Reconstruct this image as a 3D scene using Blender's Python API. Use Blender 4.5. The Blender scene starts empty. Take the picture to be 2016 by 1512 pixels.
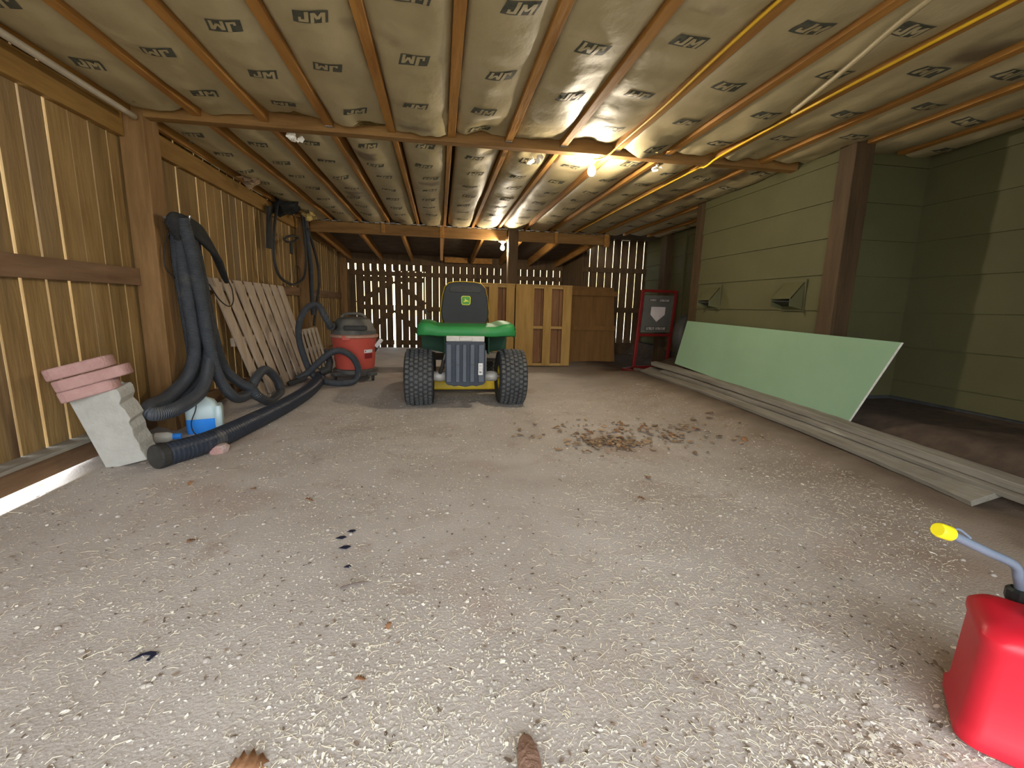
import bpy, bmesh, math, random
from mathutils import Vector, Matrix, noise
R = random.Random(11)
PI = math.pi
S = bpy.context.scene
C = S.collection
V = Vector

# ------------------------------------------------------------------ materials
def mat(name, c1, c2=None, scale=6.0, stretch=(1, 1, 1), rough=0.8, bump=0.0, bscale=None, metal=0.0, island=0.0,
        spots=None, emit=None, detail=6.0, spec=0.3, trans=0.0, alpha=1.0):
    m = bpy.data.materials.new(name); m.use_nodes = True
    nt = m.node_tree; N = nt.nodes; L = nt.links
    b = N['Principled BSDF']
    b.inputs['Roughness'].default_value = rough
    b.inputs['Metallic'].default_value = metal
    b.inputs['Specular IOR Level'].default_value = spec
    if trans: b.inputs['Transmission Weight'].default_value = trans
    if alpha < 1: b.inputs['Alpha'].default_value = alpha
    if c2 is None: c2 = tuple(v * 0.8 for v in c1)
    tc = N.new('ShaderNodeTexCoord'); mp = N.new('ShaderNodeMapping')
    mp.inputs['Scale'].default_value = stretch
    L.new(tc.outputs['Object'], mp.inputs['Vector'])
    vec = mp.outputs['Vector']
    geo = N.new('ShaderNodeNewGeometry')
    if island:
        ad = N.new('ShaderNodeVectorMath'); ad.operation = 'ADD'
        sc = N.new('ShaderNodeVectorMath'); sc.operation = 'SCALE'; sc.inputs[0].default_value = (37, 53, 71)
        L.new(geo.outputs['Random Per Island'], sc.inputs['Scale'])
        L.new(vec, ad.inputs[0]); L.new(sc.outputs[0], ad.inputs[1]); vec = ad.outputs[0]
    nz = N.new('ShaderNodeTexNoise'); nz.inputs['Scale'].default_value = scale; nz.inputs['Detail'].default_value = detail
    nz.inputs['Roughness'].default_value = 0.6
    L.new(vec, nz.inputs['Vector'])
    rp = N.new('ShaderNodeValToRGB')
    rp.color_ramp.elements[0].position = 0.3; rp.color_ramp.elements[0].color = (*c2, 1)
    rp.color_ramp.elements[1].position = 0.7; rp.color_ramp.elements[1].color = (*c1, 1)
    L.new(nz.outputs['Fac'], rp.inputs['Fac'])
    col = rp.outputs['Color']
    if island:
        mr = N.new('ShaderNodeMapRange'); mr.inputs['To Min'].default_value = 1 - island; mr.inputs['To Max'].default_value = 1 + island
        L.new(geo.outputs['Random Per Island'], mr.inputs['Value'])
        mx = N.new('ShaderNodeVectorMath'); mx.operation = 'SCALE'
        L.new(col, mx.inputs[0]); L.new(mr.outputs[0], mx.inputs['Scale']); col = mx.outputs[0]
    if spots:                                             # (colour, scale, threshold, softness)
        for sc_, ss, th, so in spots:
            n2 = N.new('ShaderNodeTexNoise'); n2.inputs['Scale'].default_value = ss; n2.inputs['Detail'].default_value = 3
            L.new(vec if island else tc.outputs['Object'], n2.inputs['Vector'])
            r2 = N.new('ShaderNodeMapRange'); r2.inputs['From Min'].default_value = th; r2.inputs['From Max'].default_value = th + so
            L.new(n2.outputs['Fac'], r2.inputs['Value'])
            mm = N.new('ShaderNodeMix'); mm.data_type = 'RGBA'
            L.new(r2.outputs[0], mm.inputs['Factor']); L.new(col, mm.inputs[6]); mm.inputs[7].default_value = (*sc_, 1)
            col = mm.outputs[2]
    L.new(col, b.inputs['Base Color'])
    if bump:
        bn = N.new('ShaderNodeTexNoise'); bn.inputs['Scale'].default_value = bscale or scale * 2; bn.inputs['Detail'].default_value = 5
        L.new(vec, bn.inputs['Vector'])
        bp = N.new('ShaderNodeBump'); bp.inputs['Strength'].default_value = bump; bp.inputs['Distance'].default_value = 0.02
        L.new(bn.outputs['Fac'], bp.inputs['Height']); L.new(bp.outputs['Normal'], b.inputs['Normal'])
    if emit:
        b.inputs['Emission Color'].default_value = (*emit[0], 1); b.inputs['Emission Strength'].default_value = emit[1]
    return m

def ribbed(name, c, rings, rough=0.5, strength=0.6):
    m = mat(name, c, tuple(v * 0.7 for v in c), 9, rough=rough, spots=[((0.16, 0.15, 0.13), 5, 0.62, 0.25)])
    nt = m.node_tree; N = nt.nodes; L = nt.links
    uv = N.new('ShaderNodeTexCoord'); w = N.new('ShaderNodeTexWave'); w.wave_type = 'BANDS'; w.bands_direction = 'X'
    w.inputs['Scale'].default_value = rings / 2 / PI; w.wave_profile = 'SIN'
    L.new(uv.outputs['UV'], w.inputs['Vector'])
    bp = N.new('ShaderNodeBump'); bp.inputs['Strength'].default_value = strength; bp.inputs['Distance'].default_value = 0.01
    L.new(w.outputs['Fac'], bp.inputs['Height']); L.new(bp.outputs['Normal'], N['Principled BSDF'].inputs['Normal'])
    return m

G_X, G_Y, G_Z = (0.12, 1, 1), (1, 0.12, 1), (1, 1, 0.12)
def wood(name, c1, c2, grain, island=0.18, **k):
    return mat(name, c1, c2, 16, grain, 0.75, 0.25, 40, island=island, **k)
knots = [((0.10, 0.045, 0.018), 3.2, 0.68, 0.06)]
M = {}
M['picket'] = wood('picket_wood', (0.270, 0.172, 0.064), (0.165, 0.098, 0.032), G_Z, 0.2, spots=[((0.20, 0.14, 0.08), 2.3, 0.56, 0.2), ((0.07, 0.035, 0.016), 3.2, 0.70, 0.06)])
M['picket_dark'] = wood('weathered_picket_wood', (0.12, 0.072, 0.032), (0.055, 0.032, 0.014), G_Z, 0.25)
M['rail'] = wood('rail_wood', (0.235, 0.140, 0.076), (0.140, 0.078, 0.038), G_Y, 0.15, spots=knots)
M['plate'] = wood('plate_wood', (0.300, 0.172, 0.044), (0.200, 0.104, 0.024), G_Y, 0.12)
M['post'] = wood('post_wood', (0.275, 0.155, 0.060), (0.150, 0.078, 0.025), G_Z, 0.1, spots=knots)
M['post_dark'] = wood('dark_post_wood', (0.080, 0.050, 0.023), (0.046, 0.027, 0.011), G_Z, 0.1, spots=knots)
M['joist'] = wood('joist_wood', (0.440, 0.220, 0.050), (0.270, 0.115, 0.024), G_Y, 0.2)
M['beam'] = wood('beam_wood', (0.290, 0.160, 0.050), (0.165, 0.080, 0.022), G_X, 0.15, spots=knots)
M['deck'] = mat('roof_deck', (0.10, 0.065, 0.035), (0.05, 0.03, 0.015), 5, rough=0.9)
M['kraft'] = mat('kraft_paper', (0.410, 0.345, 0.205), (0.325, 0.265, 0.145), 3.5, (1, 0.6, 1), 0.55, 0.5, 7, spots=[((0.17, 0.125, 0.075), 1.4, 0.66, 0.05)], spec=0.4)
M['fiber'] = mat('fiberglass', (0.55, 0.42, 0.16), (0.33, 0.23, 0.08), 30, rough=1, bump=0.6)
M['ink'] = mat('black_print', (0.045, 0.050, 0.040), (0.09, 0.085, 0.06), 40, rough=0.7)
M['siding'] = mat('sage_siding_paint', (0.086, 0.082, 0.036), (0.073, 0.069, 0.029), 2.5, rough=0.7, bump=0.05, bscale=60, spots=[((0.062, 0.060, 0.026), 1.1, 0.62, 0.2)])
M['found'] = mat('foundation', (0.055, 0.056, 0.056), (0.03, 0.03, 0.028), 7, rough=0.95, bump=0.5)
M['galv'] = mat('galvanized_metal', (0.55, 0.55, 0.53), (0.38, 0.38, 0.37), 12, rough=0.4, metal=0.8)
M['conduit'] = mat('grey_conduit', (0.42, 0.37, 0.29), (0.30, 0.26, 0.20), 6, rough=0.5)
M['cable'] = mat('yellow_cable_jacket', (0.80, 0.50, 0.03), (0.66, 0.38, 0.02), 8, rough=0.45)
M['socket'] = mat('white_porcelain', (0.8, 0.78, 0.72), None, 5, rough=0.35)
M['bulb'] = mat('lit_bulb_glass', (1, 1, 1), None, 5, emit=((1.0, 0.86, 0.65), 1350.0))
M['drywall'] = mat('green_drywall_paper', (0.225, 0.350, 0.225), (0.200, 0.320, 0.200), 2.2, rough=0.75, spots=[((0.36, 0.38, 0.28), 1.3, 0.62, 0.3)])
M['gypsum'] = mat('gypsum_core', (0.72, 0.70, 0.66), (0.5, 0.48, 0.44), 30, rough=0.95)
M['greyplank'] = wood('grey_plank_wood', (0.300, 0.275, 0.225), (0.180, 0.160, 0.125), G_Y, 0.2, spots=[((0.45, 0.42, 0.34), 9, 0.68, 0.06)])
M['greypanel'] = wood('weathered_slat_wood', (0.540, 0.440, 0.340), (0.380, 0.295, 0.215), G_Z, 0.15)
M['paleslat'] = wood('pale_slat_wood', (0.52, 0.45, 0.36), (0.36, 0.30, 0.23), G_Z, 0.15)
M['pallet'] = wood('new_pallet_wood', (0.480, 0.290, 0.085), (0.350, 0.195, 0.050), G_Z, 0.14, spots=[((0.16, 0.075, 0.022), 7.0, 0.72, 0.03)])
M['palletx'] = wood('new_pallet_stringer_wood', (0.500, 0.310, 0.105), (0.360, 0.205, 0.060), G_X, 0.14)
M['palletback'] = wood('reddish_pallet_boards', (0.300, 0.145, 0.060), (0.180, 0.078, 0.030), G_Z, 0.2)
M['ply'] = wood('brown_plywood', (0.220, 0.108, 0.028), (0.160, 0.074, 0.018), G_Z, 0.1)
M['concrete'] = mat('grey_concrete', (0.420, 0.412, 0.375), (0.345, 0.335, 0.300), 11, rough=0.95, bump=0.3, bscale=60)
M['paver'] = mat('red_concrete', (0.440, 0.270, 0.245), (0.350, 0.200, 0.180), 12, rough=0.95, bump=0.35, bscale=70, spots=[((0.42, 0.36, 0.33), 5, 0.62, 0.2)])
M['hose'] = ribbed('black_ribbed_hose', (0.070, 0.078, 0.090), 230, 0.42, 0.6)
M['drain'] = ribbed('black_corrugated_pipe', (0.032, 0.041, 0.060), 700, 0.34, 0.2)
M['rubber'] = mat('black_rubber', (0.022, 0.021, 0.020), (0.034, 0.033, 0.03), 20, rough=0.6)
M['blackcloth'] = mat('black_strap', (0.016, 0.017, 0.018), (0.03, 0.03, 0.03), 20, rough=0.85)
M['tire'] = mat('tyre_rubber', (0.040, 0.041, 0.042), (0.026, 0.027, 0.028), 16, rough=0.7, bump=0.15, spots=[((0.075, 0.072, 0.066), 6, 0.58, 0.2)])
M['lug'] = mat('dusty_tread', (0.098, 0.100, 0.098), (0.060, 0.062, 0.062), 16, rough=0.75)
M['green'] = mat('tractor_green', (0.030, 0.230, 0.062), (0.024, 0.195, 0.050), 4, rough=0.55, spec=0.3, spots=[((0.10, 0.21, 0.10), 6, 0.6, 0.25)])
M['shadegreen'] = mat('shaded_fender_green', (0.012, 0.050, 0.022), (0.010, 0.035, 0.018), 6, rough=0.75)  # tractor green with the shade under the fenders put into its colour
M['yellow'] = mat('tractor_yellow', (0.720, 0.500, 0.030), (0.55, 0.37, 0.02), 6, rough=0.4, spots=[((0.25, 0.17, 0.05), 7, 0.6, 0.2)])
M['seatblk'] = mat('black_seat_plastic', (0.010, 0.011, 0.012), (0.014, 0.015, 0.016), 10, rough=0.55)
M['greyplastic'] = mat('slate_grey_plastic', (0.085, 0.100, 0.125), (0.062, 0.075, 0.095), 9, rough=0.5, spots=[((0.22, 0.20, 0.17), 4, 0.62, 0.2)])
M['grooveshade'] = mat('shaded_slate_plastic', (0.035, 0.045, 0.062), (0.028, 0.036, 0.05), 9, rough=0.55)  # same plastic as the ribs, groove shade put into the colour
M['dustmetal'] = mat('dusty_metal', (0.55, 0.53, 0.48), (0.36, 0.34, 0.30), 9, rough=0.6, metal=0.3)
M['steel'] = mat('steel', (0.45, 0.45, 0.44), (0.3, 0.3, 0.3), 9, rough=0.35, metal=0.8)
M['darkmetal'] = mat('dark_underframe', (0.03, 0.028, 0.026), (0.05, 0.04, 0.03), 9, rough=0.7)
M['white'] = mat('white_plastic', (0.72, 0.72, 0.70), None, 9, rough=0.5)
M['badgeg'] = mat('badge_green', (0.07, 0.25, 0.03), None, 9, rough=0.5)
M['badgey'] = mat('badge_yellow', (0.62, 0.62, 0.04), None, 9, rough=0.5)
M['vacred'] = mat('vacuum_red', (0.520, 0.090, 0.062), (0.46, 0.075, 0.052), 5, rough=0.45, spots=[((0.40, 0.21, 0.17), 3, 0.6, 0.25)])
M['vacrim'] = mat('dusty_red_rim', (0.44, 0.30, 0.22), (0.36, 0.17, 0.12), 14, rough=0.8)
M['vacblk'] = mat('vacuum_black', (0.05, 0.05, 0.048), (0.15, 0.14, 0.12), 6, rough=0.6)
M['ink2'] = mat('dark_red_print', (0.22, 0.02, 0.02), None, 9, rough=0.6)
M['red'] = mat('red_powder_coat', (0.200, 0.014, 0.013), (0.15, 0.010, 0.009), 9, rough=0.4)
M['signplate'] = mat('smoky_sign_panel', (0.185, 0.180, 0.160), (0.145, 0.140, 0.125), 3, rough=0.4, alpha=0.55)
M['plate_white'] = mat('off_white_print', (0.66, 0.58, 0.56), None, 9, rough=0.6)
M['canred'] = mat('gas_can_red', (0.600, 0.014, 0.032), (0.55, 0.012, 0.028), 5, rough=0.40, spec=0.4, spots=[((0.56, 0.15, 0.15), 5, 0.60, 0.25)])
M['spout'] = mat('blue_grey_spout', (0.150, 0.180, 0.230), (0.11, 0.135, 0.175), 9, rough=0.3)
M['capyellow'] = mat('yellow_cap', (0.850, 0.720, 0.020), None, 9, rough=0.35)
M['capblack'] = mat('black_cap', (0.015, 0.018, 0.017), None, 9, rough=0.4)
M['jug'] = mat('cloudy_jug_plastic', (0.52, 0.64, 0.66), (0.44, 0.56, 0.58), 7, rough=0.35)
M['bluefluid'] = mat('blue_fluid', (0.02, 0.24, 0.95), (0.05, 0.32, 0.95), 7, rough=0.3)
M['clearplastic'] = mat('clear_bottle_plastic', (0.66, 0.66, 0.62), (0.5, 0.5, 0.47), 14, rough=0.3)
M['chip'] = mat('wood_chip', (0.84, 0.82, 0.75), (0.68, 0.64, 0.55), 3, rough=0.9, island=0.3)
M['straw'] = mat('dry_straw', (0.72, 0.66, 0.50), (0.56, 0.49, 0.35), 3, rough=0.85, island=0.35)
M['leaf'] = mat('dry_oak_leaf', (0.33, 0.17, 0.085), (0.22, 0.11, 0.055), 12, rough=0.8)
M['litter'] = mat('brown_leaf_litter', (0.36, 0.25, 0.15), (0.17, 0.11, 0.065), 9, rough=0.9, island=0.45)
M['crumb'] = mat('dark_bark_crumb', (0.30, 0.23, 0.17), (0.12, 0.085, 0.06), 3, rough=0.95, island=0.4)
M['bark'] = mat('reddish_bark', (0.34, 0.21, 0.155), (0.22, 0.13, 0.09), 30, rough=0.9, bump=0.5)
M['scrap'] = mat('blue_black_plastic', (0.018, 0.022, 0.045), None, 9, rough=0.4)
M['twig'] = mat('brown_twig', (0.17, 0.13, 0.12), None, 9, rough=0.9)
M['pebble'] = mat('grey_pebble', (0.46, 0.42, 0.38), (0.30, 0.27, 0.24), 15, rough=0.9)
M['dirt'] = mat('packed_dirt', (0.490, 0.450, 0.415), (0.405, 0.362, 0.325), 2.2, rough=0.95, bump=0.22, bscale=120, detail=9,
                spots=[((0.330, 0.240, 0.190), 1.15, 0.55, 0.22), ((0.36, 0.30, 0.26), 5.0, 0.60, 0.15), ((0.46, 0.425, 0.375), 2.6, 0.60, 0.15), ((0.70, 0.67, 0.60), 130, 0.655, 0.03)])
def bank_shade(m):                                          # the bank behind the planks is brown earth, darkened by painted-in shade
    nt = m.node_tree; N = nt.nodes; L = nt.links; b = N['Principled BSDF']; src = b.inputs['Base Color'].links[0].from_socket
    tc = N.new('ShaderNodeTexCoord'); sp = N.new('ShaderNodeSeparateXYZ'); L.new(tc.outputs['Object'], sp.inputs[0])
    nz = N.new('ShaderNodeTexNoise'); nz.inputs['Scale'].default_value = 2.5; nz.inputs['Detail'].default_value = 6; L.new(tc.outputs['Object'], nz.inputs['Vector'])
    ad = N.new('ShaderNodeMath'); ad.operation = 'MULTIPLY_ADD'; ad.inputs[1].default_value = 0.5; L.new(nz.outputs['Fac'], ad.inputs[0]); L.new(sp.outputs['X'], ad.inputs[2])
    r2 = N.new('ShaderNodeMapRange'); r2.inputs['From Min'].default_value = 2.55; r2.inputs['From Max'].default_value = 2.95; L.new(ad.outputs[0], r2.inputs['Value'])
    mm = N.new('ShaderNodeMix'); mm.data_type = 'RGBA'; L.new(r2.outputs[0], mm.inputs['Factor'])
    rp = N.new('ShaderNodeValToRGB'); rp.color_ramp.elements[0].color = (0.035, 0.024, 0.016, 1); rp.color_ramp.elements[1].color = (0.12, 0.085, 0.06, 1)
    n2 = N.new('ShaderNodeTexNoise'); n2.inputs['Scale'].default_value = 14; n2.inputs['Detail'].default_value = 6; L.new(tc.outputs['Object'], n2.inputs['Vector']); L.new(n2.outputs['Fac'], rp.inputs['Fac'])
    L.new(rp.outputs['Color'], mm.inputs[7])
    r3 = N.new('ShaderNodeMapRange'); r3.inputs['From Min'].default_value = 1.75; r3.inputs['From Max'].default_value = 2.75; L.new(ad.outputs[0], r3.inputs['Value'])   # browner towards the planks
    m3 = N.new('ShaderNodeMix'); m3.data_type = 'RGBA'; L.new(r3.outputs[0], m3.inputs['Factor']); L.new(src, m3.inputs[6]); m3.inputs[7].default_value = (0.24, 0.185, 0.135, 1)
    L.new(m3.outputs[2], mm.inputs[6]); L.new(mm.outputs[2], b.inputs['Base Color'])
bank_shade(M['dirt'])
M['outside'] = mat('sunlit_straw_ground', (0.62, 0.56, 0.44), (0.44, 0.38, 0.28), 9, rough=0.95, bump=0.6, spots=[((0.22, 0.17, 0.12), 14, 0.62, 0.06)])

# ------------------------------------------------------------------ mesh builder
class MB:
    def __init__(s): s.v = []; s.f = []; s.m = []; s.uv = {}
    def add(s, vs, fs, mi=0, uvs=None):
        o = len(s.v); s.v += [tuple(p) for p in vs]
        for i, f in enumerate(fs):
            s.f.append(tuple(o + a for a in f)); s.m.append(mi)
            if uvs: s.uv[len(s.f) - 1] = [uvs[a] for a in f]
        return s
    def box(s, c, d, rot=None, mi=0):
        hx, hy, hz = d[0] / 2, d[1] / 2, d[2] / 2
        vs = [V((x, y, z)) for x in (-hx, hx) for y in (-hy, hy) for z in (-hz, hz)]
        if rot is not None: vs = [rot @ p for p in vs]
        vs = [p + V(c) for p in vs]
        return s.add(vs, [(0, 1, 3, 2), (4, 6, 7, 5), (0, 4, 5, 1), (2, 3, 7, 6), (0, 2, 6, 4), (1, 5, 7, 3)], mi)
    def span(s, a, b, mi=0):
        return s.box([(a[i] + b[i]) / 2 for i in range(3)], [abs(b[i] - a[i]) for i in range(3)], None, mi)
    def hexa(s, lo, hi, mi=0):                           # four corners and the four opposite ones
        return s.add(list(lo) + list(hi), [(3, 2, 1, 0), (4, 5, 6, 7), (0, 1, 5, 4), (1, 2, 6, 5), (2, 3, 7, 6), (3, 0, 4, 7)], mi)
    def bar(s, a, b, w, h, up=(0, 0, 1), mi=0):
        a, b = V(a), V(b); d = (b - a).normalized(); u = V(up); x = d.cross(u).normalized(); u = x.cross(d)
        q = [x * w / 2 * i + u * h / 2 * j for i, j in ((-1, -1), (1, -1), (1, 1), (-1, 1))]
        return s.hexa([a + p for p in q], [b + p for p in q], mi)
    def tube(s, pts, r, seg=12, mi=0, cap=True):
        pts = [V(p) for p in pts]; n = len(pts); rs = r if isinstance(r, (list, tuple)) else [r] * n
        t0 = (pts[1] - pts[0]).normalized(); up = V((0, 0, 1)) if abs(t0.z) < 0.9 else V((1, 0, 0))
        x = t0.cross(up).normalized(); vs = []; uvs = []; ln = 0.0
        for i, p in enumerate(pts):
            t = (pts[min(i + 1, n - 1)] - pts[max(i - 1, 0)])
            t = t.normalized() if t.length > 1e-9 else t0
            x = (x - t * x.dot(t)); x = x.normalized() if x.length > 1e-6 else t.orthogonal().normalized()
            y = t.cross(x)
            if i: ln += (p - pts[i - 1]).length
            for k in range(seg):
                a = 2 * PI * k / seg; vs.append(p + (x * math.cos(a) + y * math.sin(a)) * rs[i]); uvs.append((ln, k / seg))
        fs = [(i * seg + k, i * seg + (k + 1) % seg, (i + 1) * seg + (k + 1) % seg, (i + 1) * seg + k) for i in range(n - 1) for k in range(seg)]
        if cap: fs += [tuple(range(seg - 1, -1, -1)), tuple((n - 1) * seg + k for k in range(seg))]
        return s.add(vs, fs, mi, uvs)
    def lathe(s, prof, c=(0, 0, 0), axis='z', seg=32, mi=0, cap=True):
        vs = []
        for r, h in prof:
            for k in range(seg):
                a = 2 * PI * k / seg; p = (r * math.cos(a), r * math.sin(a), h)
                if axis == 'x': p = (p[2], p[0], p[1])
                if axis == 'y': p = (p[1], p[2], p[0])
                vs.append(V(p) + V(c))
        n = len(prof)
        fs = [(i * seg + k, i * seg + (k + 1) % seg, (i + 1) * seg + (k + 1) % seg, (i + 1) * seg + k) for i in range(n - 1) for k in range(seg)]
        if cap: fs += [tuple(range(seg - 1, -1, -1)), tuple((n - 1) * seg + k for k in range(seg))]
        return s.add(vs, fs, mi)
    def prism(s, out, o, ux, uy, uz, mi=0):              # 2-D outline in the frame ux, uy, pushed along uz
        o, ux, uy, uz = V(o), V(ux), V(uy), V(uz); n = len(out)
        a = [o + ux * p[0] + uy * p[1] for p in out]; b = [p + uz for p in a]
        return s.add(a + b, [tuple(range(n - 1, -1, -1)), tuple(range(n, 2 * n))] + [(k, (k + 1) % n, n + (k + 1) % n, n + k) for k in range(n)], mi)
    def build(s, name, mats, parent=None, loc=None, bevel=0.0, smooth=0.0, subsurf=0, bseg=2):
        me = bpy.data.meshes.new(name)
        pre = V(loc) if loc else V((0, 0, 0))
        me.from_pydata([tuple(V(p) - pre) for p in s.v], [], s.f)
        for m in (mats if isinstance(mats, (list, tuple)) else [mats]): me.materials.append(m)
        me.polygons.foreach_set('material_index', s.m)
        if s.uv:
            l = me.uv_layers.new(name='UVMap')
            for fi, u in s.uv.items():
                for j, li in enumerate(me.polygons[fi].loop_indices): l.data[li].uv = u[j]
        bm = bmesh.new(); bm.from_mesh(me); bmesh.ops.recalc_face_normals(bm, faces=bm.faces); bm.to_mesh(me); bm.free()
        if smooth or subsurf: me.shade_smooth()
        if smooth: me.set_sharp_from_angle(angle=smooth)
        me.update()
        o = bpy.data.objects.new(name, me); C.objects.link(o); o.location = pre
        if parent is not None: o.parent = parent; o.location = pre - origin(parent) if loc else -origin(parent)
        if bevel:
            b = o.modifiers.new('Bevel', 'BEVEL'); b.width = bevel; b.segments = bseg; b.limit_method = 'ANGLE'; b.angle_limit = 0.7
        if subsurf:
            q = o.modifiers.new('Subdivision', 'SUBSURF'); q.levels = q.render_levels = subsurf
        return o
def origin(o):
    p = V(o.location)
    while o.parent is not None: o = o.parent; p += V(o.location)
    return p
def tag(o, label=None, cat=None, group=None, kind=None):
    for k, v in (('label', label), ('category', cat), ('group', group), ('kind', kind)):
        if v: o[k] = v
    return o
def thing(name, loc, label, cat, group=None):
    o = bpy.data.objects.new(name, None); C.objects.link(o); o.location = loc; o.empty_display_size = 0.1
    return tag(o, label, cat, group)
def spline(p, n=8):                                       # Catmull-Rom through the points
    p = [V(q) for q in p]; q = [p[0] * 2 - p[1]] + p + [p[-1] * 2 - p[-2]]; out = []
    for i in range(1, len(q) - 2):
        for k in range(n):
            t = k / n; a, b, c, d = q[i - 1], q[i], q[i + 1], q[i + 2]
            out.append(0.5 * ((2 * b) + (c - a) * t + (2 * a - 5 * b + 4 * c - d) * t * t + (3 * b - a - 3 * c + d) * t ** 3))
    return out + [p[-1]]
def sm(x, a, b):
    t = min(1, max(0, (x - a) / (b - a))); return t * t * (3 - 2 * t)
def rotz(a): return Matrix.Rotation(a, 3, 'Z')
def copy_tree(o, parent=None):
    c = o.copy(); C.objects.link(c)
    if parent is not None: c.parent = parent
    for ch in list(o.children): copy_tree(ch, c)
    return c

# ------------------------------------------------------------------ the ground
def ground_z(x, y):
    base = (0.03 * sm(x, 2.0, 2.6) + 0.09 * sm(x, 1.7, 2.6) * sm(y, 1.5, 4.3)) * (1 - 0.75 * sm(y, 5.4, 6.3))
    sh = 0.9 * sm(y, 5.4, 6.4)
    z = base + (0.27 - base) * sm(x, 2.63 + sh, 3.0 + sh)
    z -= 0.050 * (1 - sm(x, -1.97, -1.85)) * (1 - sm(y, 2.50, 2.74))
    z += 0.035 * (1 - sm(x, -1.98, -1.86)) * sm(y, 2.74, 2.95)
    z += 0.012 * noise.noise(V((x * 1.3, y * 1.3, 0))) + 0.004 * noise.noise(V((x * 5, y * 5, 3)))
    return z
def frange(a, b, f):
    out = [a]
    while out[-1] < b - 1e-6: out.append(min(b, out[-1] + f(out[-1])))
    return out
xs = frange(-2.03, 4.05, lambda t: 0.035); ys = frange(-1.6, 9.86, lambda t: 0.035 if t < 4.5 else 0.09)
mb = MB()
mb.add([(x, y, ground_z(x, y) + (0.0018 * noise.noise(V((x * 22, y * 22, 7))) if y < 4 else 0)) for y in ys for x in xs],
       [(j * len(xs) + i, j * len(xs) + i + 1, (j + 1) * len(xs) + i + 1, (j + 1) * len(xs) + i) for j in range(len(ys) - 1) for i in range(len(xs) - 1)])
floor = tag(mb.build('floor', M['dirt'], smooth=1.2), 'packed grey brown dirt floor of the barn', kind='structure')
mb = MB(); g = []
for a, b in (((-30, -1.6), (-2.03, 9.9)), ((4.05, -1.6), (30, 9.9)), ((-30, 9.9), (30, 40)), ((-30, -30), (30, -1.6))):
    mb.add([(a[0], a[1], -0.10), (b[0], a[1], -0.10), (b[0], b[1], -0.10), (a[0], b[1], -0.10)], [(0, 1, 2, 3)])
tag(mb.build('ground', M['outside']), 'pale straw covered ground outside the barn', kind='structure')

# ------------------------------------------------------------------ left wall: pickets, rails, posts, plate, skirt
def picket_mb(y0, y1, x, z0, z1, pitch=0.1465, ends=None, gmin=0.007, gmax=0.019, skip=()):
    m = MB(); y = y0; i = 0
    while y < y1:
        g_ = R.uniform(gmin, gmax)
        if R.random() < 0.15: g_ = 0.001
        w = pitch - g_
        dz = R.uniform(-0.02, 0.02); l = R.uniform(-0.0015, 0.0015)
        m.hexa([(x - 0.017, y, z0 + dz), (x, y, z0 + dz), (x, y + w, z0 + dz), (x - 0.017, y + w, z0 + dz)],
               [(x - 0.017, y + l, z1), (x, y + l, z1), (x, y + w + l, z1), (x - 0.017, y + w + l, z1)])
        y += pitch; i += 1
    return m
wl = tag(picket_mb(-1.54, 9.8, -2.011, 0.03, 2.2).build('wall_left', M['picket']), 'brown picket board wall with thin daylight gaps', kind='structure')
posts_y = (3.47, 6.98)
for i, (a, b) in enumerate(((-1.5, 3.38), (3.56, 6.90), (7.08, 9.8))):
    MB().span((-2.011, a, 1.01), (-1.97, b, 1.12)).build('rail', M['rail'], wl, bevel=0.003)
    MB().span((-2.011, a, 1.93), (-1.965, b, 2.075)).build('top_plate', M['plate'], wl, bevel=0.003)
    m = MB().span((-2.011, a, 0.015), (-1.97, b, 0.135)); m.build('skirt_board', M['rail'], wl, bevel=0.003)
MB().box((-1.965, 2.0, 0.145), (0.11, 1.75, 0.018)).box((-1.965, 3.13, 0.148), (0.10, 0.42, 0.018)).build('ledge_board', M['greyplank'], wl, bevel=0.003)
for y in posts_y:
    MB().span((-2.0, y - 0.085, -0.02), (-1.855, y + 0.085, 2.09)).build('post', M['post'], wl, bevel=0.006)
MB().span((-2.0, 9.62, 0), (-1.86, 9.78, 1.95)).build('post', M['post'], wl, bevel=0.006)

# ------------------------------------------------------------------ ceiling: deck, joists, insulation batts, beam, header
TOP = 2.09
ce = tag(MB().span((-2.2, -1.5, 2.24), (4.1, 7.12, 2.27)).span((2.69, 7.12, 2.24), (4.1, 8.6, 2.27)).build('ceiling', M['deck']),
         'ceiling of joists with paper faced insulation between them', kind='structure')
J0, JS = 0.085, 0.4064
joists = [J0 + JS * k for k in range(-5, 9)]
YA, YB, YC = -1.4, 3.385, 7.0
BY = (3.395, 3.475)
for x in joists:
    if x > 3.6: continue
    w = 0.038
    MB().span((x - 0.026, YA, TOP), (x + 0.026, BY[0], TOP + 0.14)).build('joist', M['joist'], ce, bevel=0.003)
    o = R.uniform(-0.01, 0.01)
    MB().span((x - w / 2 + o, BY[1], TOP), (x + w / 2 + o, YC + 0.04, TOP + 0.14)).build('joist', M['joist'], ce, bevel=0.003)
MB().span((-1.98, BY[0], 2.062), (2.86, BY[1], 2.235)).build('cross_beam', M['beam'], ce, bevel=0.004)
for k, x in enumerate(joists):                             # metal hangers on the beam
    if k in (3, 6, 7, 8, 9):
        MB().span((x - 0.024, BY[0] - 0.035, TOP - 0.004), (x + 0.024, BY[0] - 0.002, TOP - 0.001)).build('joist_hanger', M['galv'], ce)

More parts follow.
